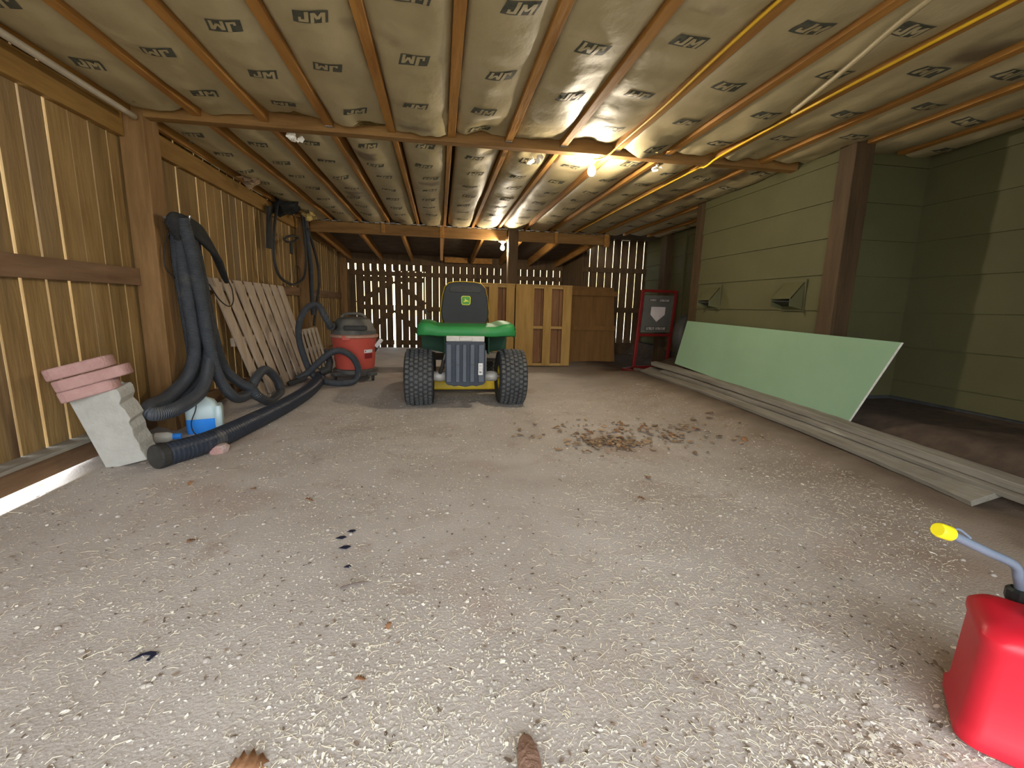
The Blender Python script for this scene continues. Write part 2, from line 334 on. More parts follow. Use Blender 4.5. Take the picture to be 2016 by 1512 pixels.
def logo(m, cx, cy, flip, zf, sk=0.22, w=0.138, h=0.084):
    s = -1 if flip else 1
    def P(u, v, d):                                        # u to the right, v up as read from below (towards -y)
        x, y = cx + s * (u + sk * v) , cy - s * v
        return (x, y, zf(x, y) - d)
    def quad(a, b, c, d_, dz, mi, nu=3, nv=2):
        vs = []
        for j in range(nv + 1):
            for i in range(nu + 1):
                u, v = i / nu, j / nv
                p = [(a[k] * (1 - u) + b[k] * u) * (1 - v) + (d_[k] * (1 - u) + c[k] * u) * v for k in (0, 1)]
                vs.append(P(p[0], p[1], dz))
        m.add(vs, [(j * (nu + 1) + i, j * (nu + 1) + i + 1, (j + 1) * (nu + 1) + i + 1, (j + 1) * (nu + 1) + i) for j in range(nv) for i in range(nu)], mi)
    a, b = w / 2, h / 2
    quad((-a, -b), (a, -b), (a, b), (-a, b), 0.002, 1, 10, 6)
    su, sv = w / 0.168, h / 0.090; t = 0.020
    quad0 = quad
    def quad(a, b, c, d_, dz, mi, nu=3, nv=2): quad0(*[(p[0] * su, p[1] * sv) for p in (a, b, c, d_)], dz, mi, nu, nv)
    def stroke(p, q, wd=t):                                # a letter stroke with level ends
        quad((p[0] - wd / 2, p[1]), (p[0] + wd / 2, p[1]), (q[0] + wd / 2, q[1]), (q[0] - wd / 2, q[1]), 0.0035, 0, 2, 4)
    stroke((-0.020, -0.028), (-0.020, 0.041))              # J
    quad((-0.058, -0.034), (-0.010, -0.034), (-0.010, -0.018), (-0.058, -0.018), 0.0035, 0)
    stroke((-0.052, -0.020), (-0.052, -0.004), 0.013)
    stroke((0.008, -0.041), (0.008, 0.030), 0.017)         # M
    stroke((0.010, 0.030), (0.034, -0.018), 0.017)
    stroke((0.034, -0.018), (0.058, 0.030), 0.017)
    stroke((0.062, -0.041), (0.062, 0.030), 0.017)

ROWS = {-3: [1.85, 2.30, 2.73, 3.12, 3.60], -4: [2.16, 2.59, 3.05, 3.58], -2: [1.7, 2.15, 2.57, 3.10, 3.55, 4.01, 4.49], -1: [1.95, 2.41, 2.88, 3.33, 3.7, 4.15], 0: [1.93, 2.46, 2.89, 3.26, 3.82], 1: [1.65, 2.14, 2.59],
        2: [2.02, 2.52, 3.0], 3: [1.82, 2.31, 2.78, 3.2], 4: [1.74, 2.12, 2.57, 3.05], 5: [2.0, 2.45, 2.89], 6: [1.94, 2.30, 2.76], 7: [1.9, 2.4]}
FL = {-3: 0, -4: 0, -2: 1, -1: 0, 0: 0, 1: 0, 2: 0, 3: 0, 4: 0, 5: 1, 6: 1, 7: 0}
def batt(k, y0, y1, first):
    x0, x1 = J0 + JS * k + (0.026 if first else 0.019), J0 + JS * (k + 1) - (0.026 if first else 0.019)
    if k == -6: x0 = -1.965
    if not first: x0 += 0.025                              # the paper has shrunk off the joists here
    x1 = min(x1, 3.6)
    sd = V((k * 3.7, 0 if first else 9.1, 0)); eg = R.choice((0.02, 0.05, 0.10, 0.15)) if first else R.uniform(0.0, 0.05); lift = {-4: 0.035, -3: 0.075, -2: 0.03, -1: -0.035, 0: 0.04, 1: 0.03, 2: 0.06, 3: -0.02, 4: 0.03}.get(k, 0.02) if first else R.uniform(-0.01, 0.04)
    def zf(x, y):
        t = (x - x0) / (x1 - x0)
        b = max(0, math.sin(PI * min(1, max(0, t)))) ** 0.55
        n = noise.noise(sd + V((x * 3, y * 1.6, 0))); n2 = noise.noise(sd + V((x * 9, y * 6, 2))); n3 = noise.noise(sd + V((x * 4, y * 22, 5)))
        e = sm(y, y1 - 0.5, y1) if first else 1 - sm(y, y0, y0 + 0.35)
        fl = 1 - abs(2 * t - 1)
        z = TOP + 0.028 - (0.036 + 0.026 * n) * b - 0.008 * n2 * b - 0.005 * n3 * b
        z += e * (lift - 0.05 * noise.noise(sd + V((x * 5, 3, 1)))) * (0.35 + 0.65 * fl) + e * 0.012 * noise.noise(sd + V((x * 14, y * 12, 4)))
        if not first: z += 0.018 * (1 - b) + 0.004
        return z
    m = MB(); nx = 14; ny = max(4, int((y1 - y0) / 0.045))
    for_y = [y0 + (y1 - y0) * j / ny for j in range(ny + 1)]
    vs = []
    for j, y in enumerate(for_y):
        for i in range(nx + 1):
            x = x0 + (x1 - x0) * i / nx; yy = y
            if j == ny and first: yy = y - eg * math.sin(PI * i / nx) - 0.06 * abs(noise.noise(sd + V((x * 6, 8, 0)))) 
            vs.append((x, yy, zf(x, yy)))
    base = len(vs)
    for j, y in enumerate(for_y):
        for i in (0, nx): vs.append((x0 + (x1 - x0) * i / nx, vs[j * (nx + 1) + i][1], 2.225))
    m.add(vs, [(j * (nx + 1) + i, j * (nx + 1) + i + 1, (j + 1) * (nx + 1) + i + 1, (j + 1) * (nx + 1) + i) for j in range(ny) for i in range(nx)], 0)
    o = 0
    fs = []
    for j in range(ny):
        fs.append((j * (nx + 1), (j + 1) * (nx + 1), base + 2 * j + 2, base + 2 * j)); fs.append((j * (nx + 1) + nx, (j + 1) * (nx + 1) + nx, base + 2 * j + 3, base + 2 * j + 1))
    for j in (0, ny):
        fs.append(tuple(j * (nx + 1) + i for i in range(nx + 1)) + (base + 2 * j + 1, base + 2 * j))
    m.f += fs; m.m += [2] * len(fs)
    cx = (x0 + x1) / 2
    if first: rows = [q for q in ROWS.get(k, [1.8, 2.3, 2.8]) if q < y1 - 0.1]; fl = FL.get(k, 0); rows = [rows[0] - 0.45] + rows; fl += 1
    else:
        off = {-2: 3.70, -1: 3.62, 0: 3.78, -3: 3.74}.get(k, 3.66 + 0.1 * (k % 3)); rows = [off + 0.43 * q for q in range(7)]; fl = k % 2
    for i, y in enumerate(rows):
        if y < y1 - 0.1: logo(m, cx + R.uniform(-0.03, 0.03), y, (fl + i) % 2, zf)
    return m.build('insulation_batt', [M['kraft'], M['ink'], M['fiber']], ce, smooth=1.0)
for k in range(-6, 9):
    if J0 + JS * k > 3.5: continue
    batt(k, YA, BY[0] - 0.012, True); batt(k, BY[1] + 0.012, YC - 0.01, False)

MB().span((-2.1, 7.10, 2.04), (2.72, 7.13, 2.26)).build('closing_board', M['deck'], ce)
# header over the opening to the lower lean-to, its blocks and post
HB = 1.93
MB().span((-1.84, 7.04, HB), (2.70, 7.085, 2.085)).build('header_beam', M['beam'], ce, bevel=0.003)
for x, w, a, b in ((-0.82, 0.045, 1.955, 2.12), (0.035, 0.06, 1.93, 2.12), (1.80, 0.05, 1.92, 2.10), (2.63, 0.075, 1.90, 2.10)):
    MB().span((x - w / 2, 7.00, a), (x + w / 2, 7.04, b)).build('header_block', M['joist'], ce, bevel=0.003)
MB().span((0.01, 7.09, 1.60), (0.05, 7.13, 1.95)).build('header_block', M['post'], ce, bevel=0.003)
m = MB()
for i in range(60):                                        # metal flashing along the header top
    x = -1.8 + i * 0.075; m.box((x, 7.02, 2.088 + 0.006 * (i % 2)), (0.066, 0.05, 0.006))
m.build('flashing', M['galv'], ce)
tag(MB().span((1.030, 6.87, -0.02), (1.180, 7.03, 2.12)).build('post', M['post_dark'], bevel=0.006), 'square wooden post behind the ceiling header beside the far bulb', 'post')  # darker wood puts the unlit look of its front into the colour
# lean-to roof behind the header
c2 = MB().hexa([(-2.2, 7.09, 2.10), (2.75, 7.09, 2.10), (2.75, 9.95, 1.93), (-2.2, 9.95, 1.93)], [(-2.2, 7.09, 2.13), (2.75, 7.09, 2.13), (2.75, 9.95, 1.96), (-2.2, 9.95, 1.96)])
c2 = tag(c2.build('ceiling', M['deck']), 'low dark lean-to roof behind the header', kind='structure')
for k in range(8):
    x = -1.80 + 0.617 * k
    MB().hexa([(x - 0.02, 7.09, 1.955), (x + 0.02, 7.09, 1.955), (x + 0.02, 9.8, 1.80), (x - 0.02, 9.8, 1.80)], [(x - 0.02, 7.09, 2.10), (x + 0.02, 7.09, 2.10), (x + 0.02, 9.8, 1.94), (x - 0.02, 9.8, 1.94)]).build('rafter', M['joist'], c2, bevel=0.003)

# ------------------------------------------------------------------ back wall with a double gate
def pickets_x(x0, x1, y, z0, z1, pitch=0.1475, g0=0.012, g1=0.026):
    m = MB(); x = x0
    while x < x1 - 0.02:
        gp = R.uniform(g0, g1); w = min(pitch - gp, x1 - x)
        m.span((x, y, z0 + R.uniform(0, 0.015)), (x + w, y + 0.018, z1 + R.uniform(-0.01, 0.01))); x += pitch
    return m
wb = tag(pickets_x(-0.30, 2.70, 9.83, 0.03, 1.96, g0=0.006, g1=0.018).build('wall_back', M['picket_dark']), 'dark picket back wall with light showing between boards', kind='structure')
MB().span((-2.0, 9.785, 1.735), (2.7, 9.83, 1.95)).build('top_plate', M['picket_dark'], wb)
MB().span((-2.0, 9.785, 1.50), (2.7, 9.83, 1.59)).build('rail', M['picket_dark'], wb)
MB().span((-0.28, 9.785, 0.78), (2.7, 9.83, 0.88)).build('rail', M['picket_dark'], wb)
MB().span((-0.28, 9.785, 0.0), (2.7, 9.83, 0.10)).build('rail', M['picket_dark'], wb)
pickets_x(-2.0, -0.30, 9.84, 1.60, 1.96, g0=0.02, g1=0.035).build('picket_strip', M['picket_dark'], wb)
pickets_x(-2.02, -1.70, 9.84, 0.0, 1.62, g0=0.003, g1=0.006).build('picket_strip', M['picket_dark'], wb)
def gate(n, x0, x1, s, lab):
    d = tag(pickets_x(x0, x1, 9.82, -0.02, 1.62, g0=0.014, g1=0.026).build('door_%d' % n, M['picket_dark']), lab, 'gate', kind='structure')
    for z in (1.38, 0.80, 0.06): MB().span((x0, 9.78, z), (x1, 9.82, z + 0.10)).build('rail', M['picket_dark'], d)
    for za, zb in ((0.92, 1.40), (0.18, 0.80)):
        a, b = (x0, x1) if s > 0 else (x1, x0)
        MB().bar((a, 9.80, za), (b, 9.80, zb), 0.10, 0.03, (0, 1, 0)).build('brace', M['picket_dark'], d)
    return d
gate(1, -1.70, -0.965, 1, 'left leaf of the dark slatted back gate')
gate(2, -0.935, -0.31, -1, 'right leaf of the dark slatted back gate')
ws = tag(MB().span((2.69, 8.40, 0), (2.72, 9.85, 2.0)).build('wall_rear_side', M['picket_dark']), kind='structure')
wr = tag(pickets_x(2.70, 4.12, 8.42, 0.20, 2.24, pitch=0.156, g0=0.008, g1=0.016).build('wall_rear_right', M['picket_dark']), 'rear right picket wall with narrow bright gaps', kind='structure')
for z, h in ((1.62, 0.09), (0.86, 0.10)): MB().span((2.70, 8.375, z), (4.05, 8.42, z + h)).build('rail', M['picket_dark'], wr)
MB().span((2.70, 8.37, -0.02), (4.05, 8.42, 0.27)).build('skirt_board', M['deck'], wr)
# two pale blocks between the rafters
for a, b in ((0.10, 0.58), (0.68, 1.10)): MB().span((a, 9.60, 1.80), (b, 9.65, 1.91)).build('blocking', M['joist'], c2, bevel=0.004)

# ------------------------------------------------------------------ house wall on the right: lap siding
path = [(3.62, -1.5), (3.62, 3.0), (2.86, 3.0), (2.86, 4.64), (3.62, 4.64), (3.62, 6.86), (4.0, 6.86), (4.0, 8.42)]
courses = [0.10, 0.30, 0.43, 0.695, 0.96, 1.225, 1.49, 1.755, 2.02, 2.24]
mb = MB()
for (ax, ay), (bx, by) in zip(path[:-1], path[1:]):
    d = (V((bx, by)) - V((ax, ay))); L_ = d.length; d /= L_; n = V((-d.y, d.x))
    for z0, z1 in zip(courses[1:-1], courses[2:]):
        o0, o1 = 0.014, 0.002
        e = 0.014
        vs = []
        for t in (-e if n.x < -0.5 else 0, L_ + (e if n.x < -0.5 else 0)):
            p = V((ax, ay)) + d * t
            vs += [(p.x + n.x * o0, p.y + n.y * o0, z0 - 0.004), (p.x + n.x * o1, p.y + n.y * o1, z1), (p.x - n.x * 0.03, p.y - n.y * 0.03, z1), (p.x - n.x * 0.03, p.y - n.y * 0.03, z0 - 0.004)]
        mb.add(vs, [(0, 1, 5, 4), (1, 2, 6, 5), (3, 0, 4, 7), (2, 3, 7, 6), (0, 3, 2, 1), (4, 5, 6, 7)])
wr_ = tag(mb.build('wall_right', M['siding']), 'pale sage lap siding of the house beside the barn', kind='structure')
mb = MB()
for (ax, ay), (bx, by) in zip(path[:-1], path[1:]):
    d = (V((bx, by)) - V((ax, ay))).normalized(); n = V((-d.y, d.x)) * -0.02
    mb.hexa([(ax, ay, -0.05), (bx, by, -0.05), (bx + n.x * 4, by + n.y * 4, -0.05), (ax + n.x * 4, ay + n.y * 4, -0.05)], [(ax, ay, 0.43), (bx, by, 0.43), (bx + n.x * 4, by + n.y * 4, 0.43), (ax + n.x * 4, ay + n.y * 4, 0.43)])
mb.build('foundation', M['found'], wr_)
MB().span((2.825, 2.85, 0.1), (2.975, 2.985, 2.235)).build('corner_post', M['post_dark'], wr_, bevel=0.005)
MB().span((2.865, 4.665, 0.1), (3.0, 4.84, 2.235)).build('corner_post', M['post_dark'], wr_, bevel=0.005)
MB().span((3.50, 6.70, 0), (3.64, 6.88, 2.235)).build('corner_post', M['post_dark'], wr_, bevel=0.005)
MB().span((3.585, 6.28, 0), (3.61, 6.34, 2.235)).span((3.585, 5.7, 0), (3.61, 5.78, 2.235)).build('batten', M['siding'], wr_, bevel=0.003)

wf = tag(MB().span((1.95, -0.40, -0.1), (3.66, -0.36, 2.24)).span((1.95, -1.5, -0.1), (1.99, -0.36, 2.24)).build('wall_front', M['picket']), 'boarded front wall beside the open barn door', kind='structure')
def vent(y, lab):                                          # a hooded wall vent, open underneath
    t = thing('dryer_vent', (2.845, y, 1.07), lab, 'vent', 'hooded vents on the siding')
    w = 0.105; q = V((2.845, y, 0))
    prof = [(0, 1.185), (-0.118, 1.045), (-0.118, 0.985), (0, 0.962)]
    m = MB(); T = 0.006
    for s in (-1, 1):
        m.prism(prof, q + V((0, s * w - (T if s > 0 else 0), 0)), (1, 0, 0), (0, 0, 1), (0, T, 0))
    m.hexa([q + V((0, -w, 1.185)), q + V((0, w, 1.185)), q + V((0, w, 1.177)), q + V((0, -w, 1.177))], [q + V((-0.118, -w, 1.045)), q + V((-0.118, w, 1.045)), q + V((-0.112, w, 1.040)), q + V((-0.112, -w, 1.040))])
    m.build('hood', M['siding'], t, bevel=0.001)
    MB().hexa([(2.732, y - w + 0.007, 1.022), (2.732, y + w - 0.007, 1.022), (2.842, y + w - 0.007, 0.985), (2.842, y - w + 0.007, 0.985)], [(2.734, y - w + 0.007, 1.028), (2.734, y + w - 0.007, 1.028), (2.842, y + w - 0.007, 0.991), (2.842, y - w + 0.007, 0.991)]).build('dark_opening', M['capblack'], t)  # black sheet standing in for the dark of the open bottom
    MB().span((2.838, y - 0.12, 0.95), (2.846, y + 0.12, 1.20)).build('flange', M['siding'], t, bevel=0.001)
vent(3.26, 'hooded vent on the siding nearer the wooden corner post')
vent(4.34, 'hooded vent on the siding farther from the wooden corner post')

# ------------------------------------------------------------------ bulbs, cables, conduit
def bulb(p, lab):
    t = thing('light_bulb', p, lab, 'light bulb')
    x, y, z = p
    MB().lathe([(0.004, z - 0.036), (0.016, z - 0.032), (0.027, z - 0.018), (0.031, z), (0.027, z + 0.018), (0.018, z + 0.036), (0.013, z + 0.046)], (x, y, 0), seg=20).build('bulb_glass', M['bulb'], t, smooth=1)
    MB().lathe([(0.013, z + 0.046), (0.018, z + 0.05), (0.018, z + 0.075)], (x, y, 0), seg=16).build('bulb_base', M['galv'], t, smooth=0.6)
    MB().lathe([(0.024, z + 0.06), (0.032, z + 0.078), (0.06, z + 0.09), (0.06, z + 0.105)], (x, y, 0), seg=24).build('lamp_holder', M['socket'], t, smooth=0.6)
    return t
bulb((1.175, 3.545, 1.985), 'lit bare bulb under the cross beam of the ceiling')
bulb((0.955, 6.985, 1.812), 'lit bare bulb beside the far post under the header')
MB().span((0.93, 6.96, 1.915), (1.0, 7.04, 1.93)).build('light_bracket', M['joist'])
tag(bpy.data.objects['light_bracket'], 'small wooden block holding the far bulb to the header', 'bracket')
def cable(name, pts, r, m, lab, cat, n=8, seg=8, group=None):
    return tag(MB().tube(spline(pts, n), r, seg).build(name, m, smooth=2), lab, cat, group)
cable('electrical_cable', [(1.262, -1.2, 2.083), (1.265, 1.0, 2.081), (1.258, 1.9, 2.082), (1.272, 2.6, 2.078), (1.262, 3.15, 2.076), (1.235, 3.36, 2.05), (1.19, 3.47, 2.052), (1.176, 3.54, 2.075)], 0.0075, M['cable'], 'yellow electrical cable stapled to a joist and ending at the near bulb', 'cable')
cable('electrical_cable', [(2.075, -1.2, 2.083), (2.085, 1.0, 2.080), (2.065, 2.2, 2.078), (2.075, 3.2, 2.078), (2.07, 3.44, 2.052), (2.085, 3.7, 2.078), (2.078, 5.2, 2.08), (2.08, 6.95, 2.08)], 0.0075, M['cable'], 'yellow electrical cable running the length of a right hand joist past the beam', 'cable')
cable('wire_loop', [(1.02, 3.50, 2.058), (1.06, 3.53, 2.035), (1.12, 3.545, 2.04), (1.17, 3.55, 2.06)], 0.003, M['rubber'], 'thin dark wire loop beside the near bulb', 'wire')
cable('conduit_pipe', [(-1.885, -1.2, 2.055), (-1.89, 1.0, 2.05), (-1.88, 2.3, 2.052), (-1.885, 3.36, 2.045)], 0.018, M['conduit'], 'grey conduit pipe along the top of the left wall', 'pipe')
cable('paper_strip', [(1.70, 0.9, 2.05), (1.735, 1.5, 2.055), (1.86, 2.0, 2.05), (1.98, 2.45, 2.056)], 0.012, M['kraft'], 'torn strip of pale paper hanging along the insulation', 'paper strip')
def scrap(c, n, r, m_, name, lab, cat):
    m = MB()
    for i in range(n):
        p = V(c) + V((R.uniform(-r, r) * 0.6, R.uniform(-r, r) * 0.6, R.uniform(-r, r) * 0.3)); s_ = R.uniform(0.3, 0.8) * r
        q = Matrix.Rotation(R.uniform(0, 6), 3, V((R.random(), R.random(), R.random() + 0.1)).normalized())
        vs = [p + q @ V((s_ * math.cos(a) * R.uniform(0.6, 1.2), s_ * math.sin(a) * R.uniform(0.6, 1.2), R.uniform(-0.3, 0.3) * s_)) for a in [k * PI / 3 for k in range(6)]]
        m.add(vs + [v + V((0, 0, 0.004)) for v in vs], [(0, 1, 2, 3, 4, 5), (11, 10, 9, 8, 7, 6)] + [(k, (k + 1) % 6, 6 + (k + 1) % 6, 6 + k) for k in range(6)])
    return tag(m.build(name, m_), lab, cat)
scrap((-1.60, 2.02, 2.06), 7, 0.10, M['fiber'], 'insulation_scrap', 'torn insulation tuft sagging above the left wall near the front', 'insulation')
scrap((-0.99, 3.56, 2.055), 5, 0.05, M['socket'], 'insulation_scrap', 'white crumpled scrap tucked behind the beam', 'insulation')
scrap((0.74, 3.62, 2.06), 6, 0.06, M['socket'], 'insulation_scrap', 'pale crumpled plastic scrap behind the beam left of the near bulb', 'insulation')
scrap((1.72, 3.55, 2.05), 6, 0.045, M['socket'], 'insulation_scrap', 'pale plastic scrap behind the beam right of the near bulb', 'insulation')
scrap((-1.72, 6.55, 2.05), 10, 0.10, M['fiber'], 'insulation_scrap', 'ragged insulation tuft above the coiled black hose', 'insulation')
scrap((-1.80, 4.9, 2.065), 9, 0.09, M['litter'], 'insulation_scrap', 'dark torn insulation along the top of the left wall', 'insulation')

# ------------------------------------------------------------------ concrete block and pavers against the left wall
o = V((-1.833, 2.665, -0.02)); ex = V((0.205, 0.0, 0.052)).normalized(); up = V((-0.086, -0.065, 0.402)).normalized(); n = ex.cross(up).normalized()
out = [(0, 0), (0.212, 0), (0.205, 0.06), (0.212, 0.10), (0.206, 0.15), (0.216, 0.19), (0.214, 0.23), (0.232, 0.25), (0.226, 0.31), (0.214, 0.34), (0.236, 0.37), (0.242, 0.405), (0.236, 0.425), (0.205, 0.427), (0.200, 0.440), (0, 0.420)]
tag(MB().prism(out, o, ex, up, n * -0.13).build('concrete_block', M['concrete'], bevel=0.005), 'rough edged grey concrete block leaning on end against the left wall', 'block')
pux = V((0.231, 0.120, 0.072)).normalized(); puz = V((-0.30, -0.05, 1.0)); puz = (puz - pux * puz.dot(pux)).normalized(); puy = puz.cross(pux)
def paver(p, w, d, lab, th=0.060):
    m = MB(); k = []
    for i in range(21):                                    # wedge shaped edging stone with one round end
        a = -PI / 2 + PI * i / 20; k.append((w - d * 0.3 + d * 0.3 * math.cos(a), d / 2 * math.sin(a)))
    k += [(0.03, d / 2), (0.0, d / 2 * 0.75), (0.0, -d / 2 * 0.75), (0.03, -d / 2)]
    m.prism(k, V(p) + puy * d * 0.5, pux, puy, puz * th)
    return tag(m.build('paver', M['paver'], bevel=0.010, bseg=3), lab, 'paver', 'reddish pavers stacked on the block')
paver((-1.886, 2.500, 0.389), 0.245, 0.17, 'lowest of three reddish pavers stacked on the grey block')
paver((-1.891, 2.485, 0.447), 0.315, 0.18, 'middle of three reddish pavers stacked on the grey block')
paver((-1.913, 2.470, 0.506), 0.275, 0.18, 'topmost of three reddish pavers stacked on the grey block')

# ------------------------------------------------------------------ black pipe, hoses
pp = [(-1.545, 2.60, 0.068), (-1.475, 2.73, 0.066), (-1.405, 2.90, 0.066), (-1.335, 3.36, 0.066), (-1.285, 3.9, 0.066), (-1.275, 4.5, 0.066), (-1.33, 5.1, 0.066), (-1.40, 5.42, 0.066)]
dp = thing('drainage_pipe', (-1.35, 3.5, 0), 'thick black corrugated drain pipe curving across the floor by the left wall', 'pipe')
q = spline(pp, 40); q2 = [q[0]]; rr = []; acc = 0
for p in q[1:]:
    while (p - q2[-1]).length > 0.0085: q2.append(q2[-1] + (p - q2[-1]).normalized() * 0.0085)
rr = [0.063 + (0.0020 if i % 3 else -0.0020) for i in range(len(q2))]
MB().tube(q2, rr, 24).build('pipe', M['drain'], dp, smooth=2)
MB().tube([V(pp[0]) + (V(pp[0]) - V(pp[1])).normalized() * 0.005, V(pp[0]) + (V(pp[1]) - V(pp[0])) * 0.35], 0.069, 24).build('end_cap', M['rubber'], dp, bevel=0.01)
def hose(pts, r, lab, name='hose', m_=None, cat='hose', n=10, seg=14):
    return cable(name, pts, r, m_ or M['hose'], lab, cat, n, seg)
hose([(-1.780, 3.524, 1.466), (-1.770, 3.511, 1.235), (-1.760, 3.510, 0.923), (-1.750, 3.516, 0.598), (-1.760, 3.411, 0.392), (-1.760, 3.153, 0.292), (-1.720, 2.904, 0.287), (-1.660, 2.812, 0.261), (-1.600, 2.927, 0.261), (-1.620, 3.251, 0.295), (-1.660, 3.465, 0.402), (-1.700, 3.616, 0.590), (-1.720, 3.641, 0.851), (-1.740, 3.637, 1.179), (-1.760, 3.583, 1.457)], 0.042,
     'black ribbed hose hung on the front post with its loop reaching left to the floor')
hose([(-1.720, 3.457, 1.470), (-1.700, 3.499, 1.237), (-1.690, 3.541, 0.925), (-1.670, 3.552, 0.596), (-1.640, 3.591, 0.344), (-1.620, 3.764, 0.164), (-1.620, 4.009, 0.139), (-1.620, 4.200, 0.244), (-1.620, 4.421, 0.290), (-1.610, 4.647, 0.171), (-1.600, 4.717, 0.018), (-1.560, 4.323, 0.008), (-1.560, 4.059, 0.111), (-1.600, 4.038, 0.182), (-1.660, 3.952, 0.255), (-1.700, 3.804, 0.403), (-1.740, 3.777, 0.654), (-1.780, 3.766, 1.039), (-1.800, 3.718, 1.471)], 0.040,
     'black ribbed hose on the front post with loops spilling right before the slat panel')
hose([(-1.800, 3.529, 1.452), (-1.800, 3.519, 1.166), (-1.800, 3.556, 0.814), (-1.800, 3.568, 0.443), (-1.810, 3.361, 0.274), (-1.800, 3.260, 0.224), (-1.780, 3.374, 0.253), (-1.780, 3.621, 0.378), (-1.790, 3.723, 0.696), (-1.800, 3.698, 1.145), (-1.800, 3.597, 1.451)], 0.040,
     'inner black ribbed hose hung closest to the front post')
# black strap bundle over the hook
m = MB()
for k in range(7):
    a = (-1.740, 3.415, 1.455); b = (-1.720, 3.689, 1.417); c_ = (-1.780, 4.121, 1.116)
    dx = V((0.004 * k, 0.022 * k, -0.028 * k + 0.02))
    m.tube(spline([V(a) + V((-0.05, 0, -0.05)) + dx * 0.6, V(a) + V((0, 0, 0.015)) + dx * 0.4, V(b) + dx, (V(b) + V(c_)) / 2 + dx * 0.8 + V((0, 0, 0.01)), V(c_) + dx * 0.25], 8), 0.020, 8)
tag(m.build('strap_bundle', M['blackcloth'], smooth=2), 'dark bundle of straps draped over the hose hook on the front post', 'strap')
MB().tube([(-1.86, 3.5, 1.475), (-1.70, 3.5, 1.455), (-1.69, 3.5, 1.49)], 0.008, 8).build('hose_hook', M['steel'])
tag(bpy.data.objects['hose_hook'], 'steel hook on the front post holding the black hoses', 'hook')
cable('cord', [(-1.820, 3.510, 1.401), (-1.830, 3.430, 1.273), (-1.830, 3.411, 1.139), (-1.820, 3.496, 1.067)], 0.004, M['rubber'], 'thin black cord loop left of the hanging hoses', 'cord')
cable('cord', [(-1.750, 3.808, 1.041), (-1.760, 3.971, 0.928), (-1.770, 4.144, 0.874), (-1.770, 4.235, 0.909), (-1.800, 4.308, 1.018), (-1.830, 4.292, 1.116)], 0.005, M['rubber'], 'thin black cord drooping over the top of the slat panel', 'cord')
# coil on the second post
pq = [(-1.860, 5.790, 2.019), (-1.840, 5.579, 1.732), (-1.830, 5.480, 1.445), (-1.820, 5.525, 1.255), (-1.820, 5.744, 1.165), (-1.820, 6.118, 1.140), (-1.830, 6.537, 1.239), (-1.840, 6.730, 1.443), (-1.850, 6.785, 1.789), (-1.860, 6.696, 2.108), (-1.870, 6.270, 2.118)]
hose(pq, 0.016, 'black hose coil hanging in a long loop from the second post', 'hose_coil', M['rubber'], 'hose', 10, 10)
hose([(-1.800, 6.774, 1.925), (-1.800, 7.033, 1.685), (-1.800, 7.207, 1.449), (-1.800, 7.214, 1.188), (-1.800, 7.014, 0.886), (-1.800, 6.822, 0.597)], 0.020, 'black cable trailing down the right side of the second post', 'cable', M['rubber'], 'cable', 10, 10)
hose([(-1.830, 6.771, 2.091), (-1.820, 6.822, 1.796), (-1.820, 6.908, 1.459), (-1.820, 6.891, 1.102), (-1.820, 6.900, 0.740)], 0.028, 'grey black hose hanging straight down the second post', 'hanging_hose', M['hose'], 'hose', 10, 10)
hose([(-1.860, 5.967, 1.675), (-1.820, 5.954, 1.699), (-1.810, 6.159, 1.741), (-1.840, 6.449, 1.756), (-1.860, 6.316, 1.692), (-1.860, 6.054, 1.651), (-1.860, 5.947, 1.666)], 0.014, 'small black ring of hose tied at the coil centre', 'hose_ring', M['rubber'], 'hose', 8, 8)
hose([(-1.950, 6.648, 1.418), (-1.950, 6.559, 1.290), (-1.950, 6.605, 1.191), (-1.950, 6.792, 1.221), (-1.950, 6.822, 1.377), (-1.950, 6.693, 1.422)], 0.004, 'thin wire ring hanging on the left wall boards below the coil', 'wire_ring', M['rubber'], 'wire', 8, 6)
m = MB(); m.hexa([(-1.930, 5.640, 1.984), (-1.930, 5.752, 2.007), (-1.930, 5.643, 1.515), (-1.930, 5.536, 1.513)], [V((-1.930, 5.640, 1.984)) + V((.03, 0, 0)), V((-1.930, 5.752, 2.007)) + V((.03, 0, 0)), V((-1.930, 5.643, 1.515)) + V((.03, 0, 0)), V((-1.930, 5.536, 1.513)) + V((.03, 0, 0))])
tag(m.build('dark_bar', M['rubber'], bevel=0.004), 'dark flat bar hanging on the left wall left of the coil', 'bar')
tag(MB().bar((-1.850, 6.176, 1.655), (-1.850, 6.169, 1.518), 0.05, 0.03, (1, 0, 0)).build('hose_nozzle', M['rubber'], bevel=0.006), 'black nozzle dangling inside the hose coil', 'nozzle')
scrap((-1.840, 6.014, 2.067), 26, 0.17, M['blackcloth'], 'strap_tangle', 'dark tangle of straps at the top of the second post', 'strap')

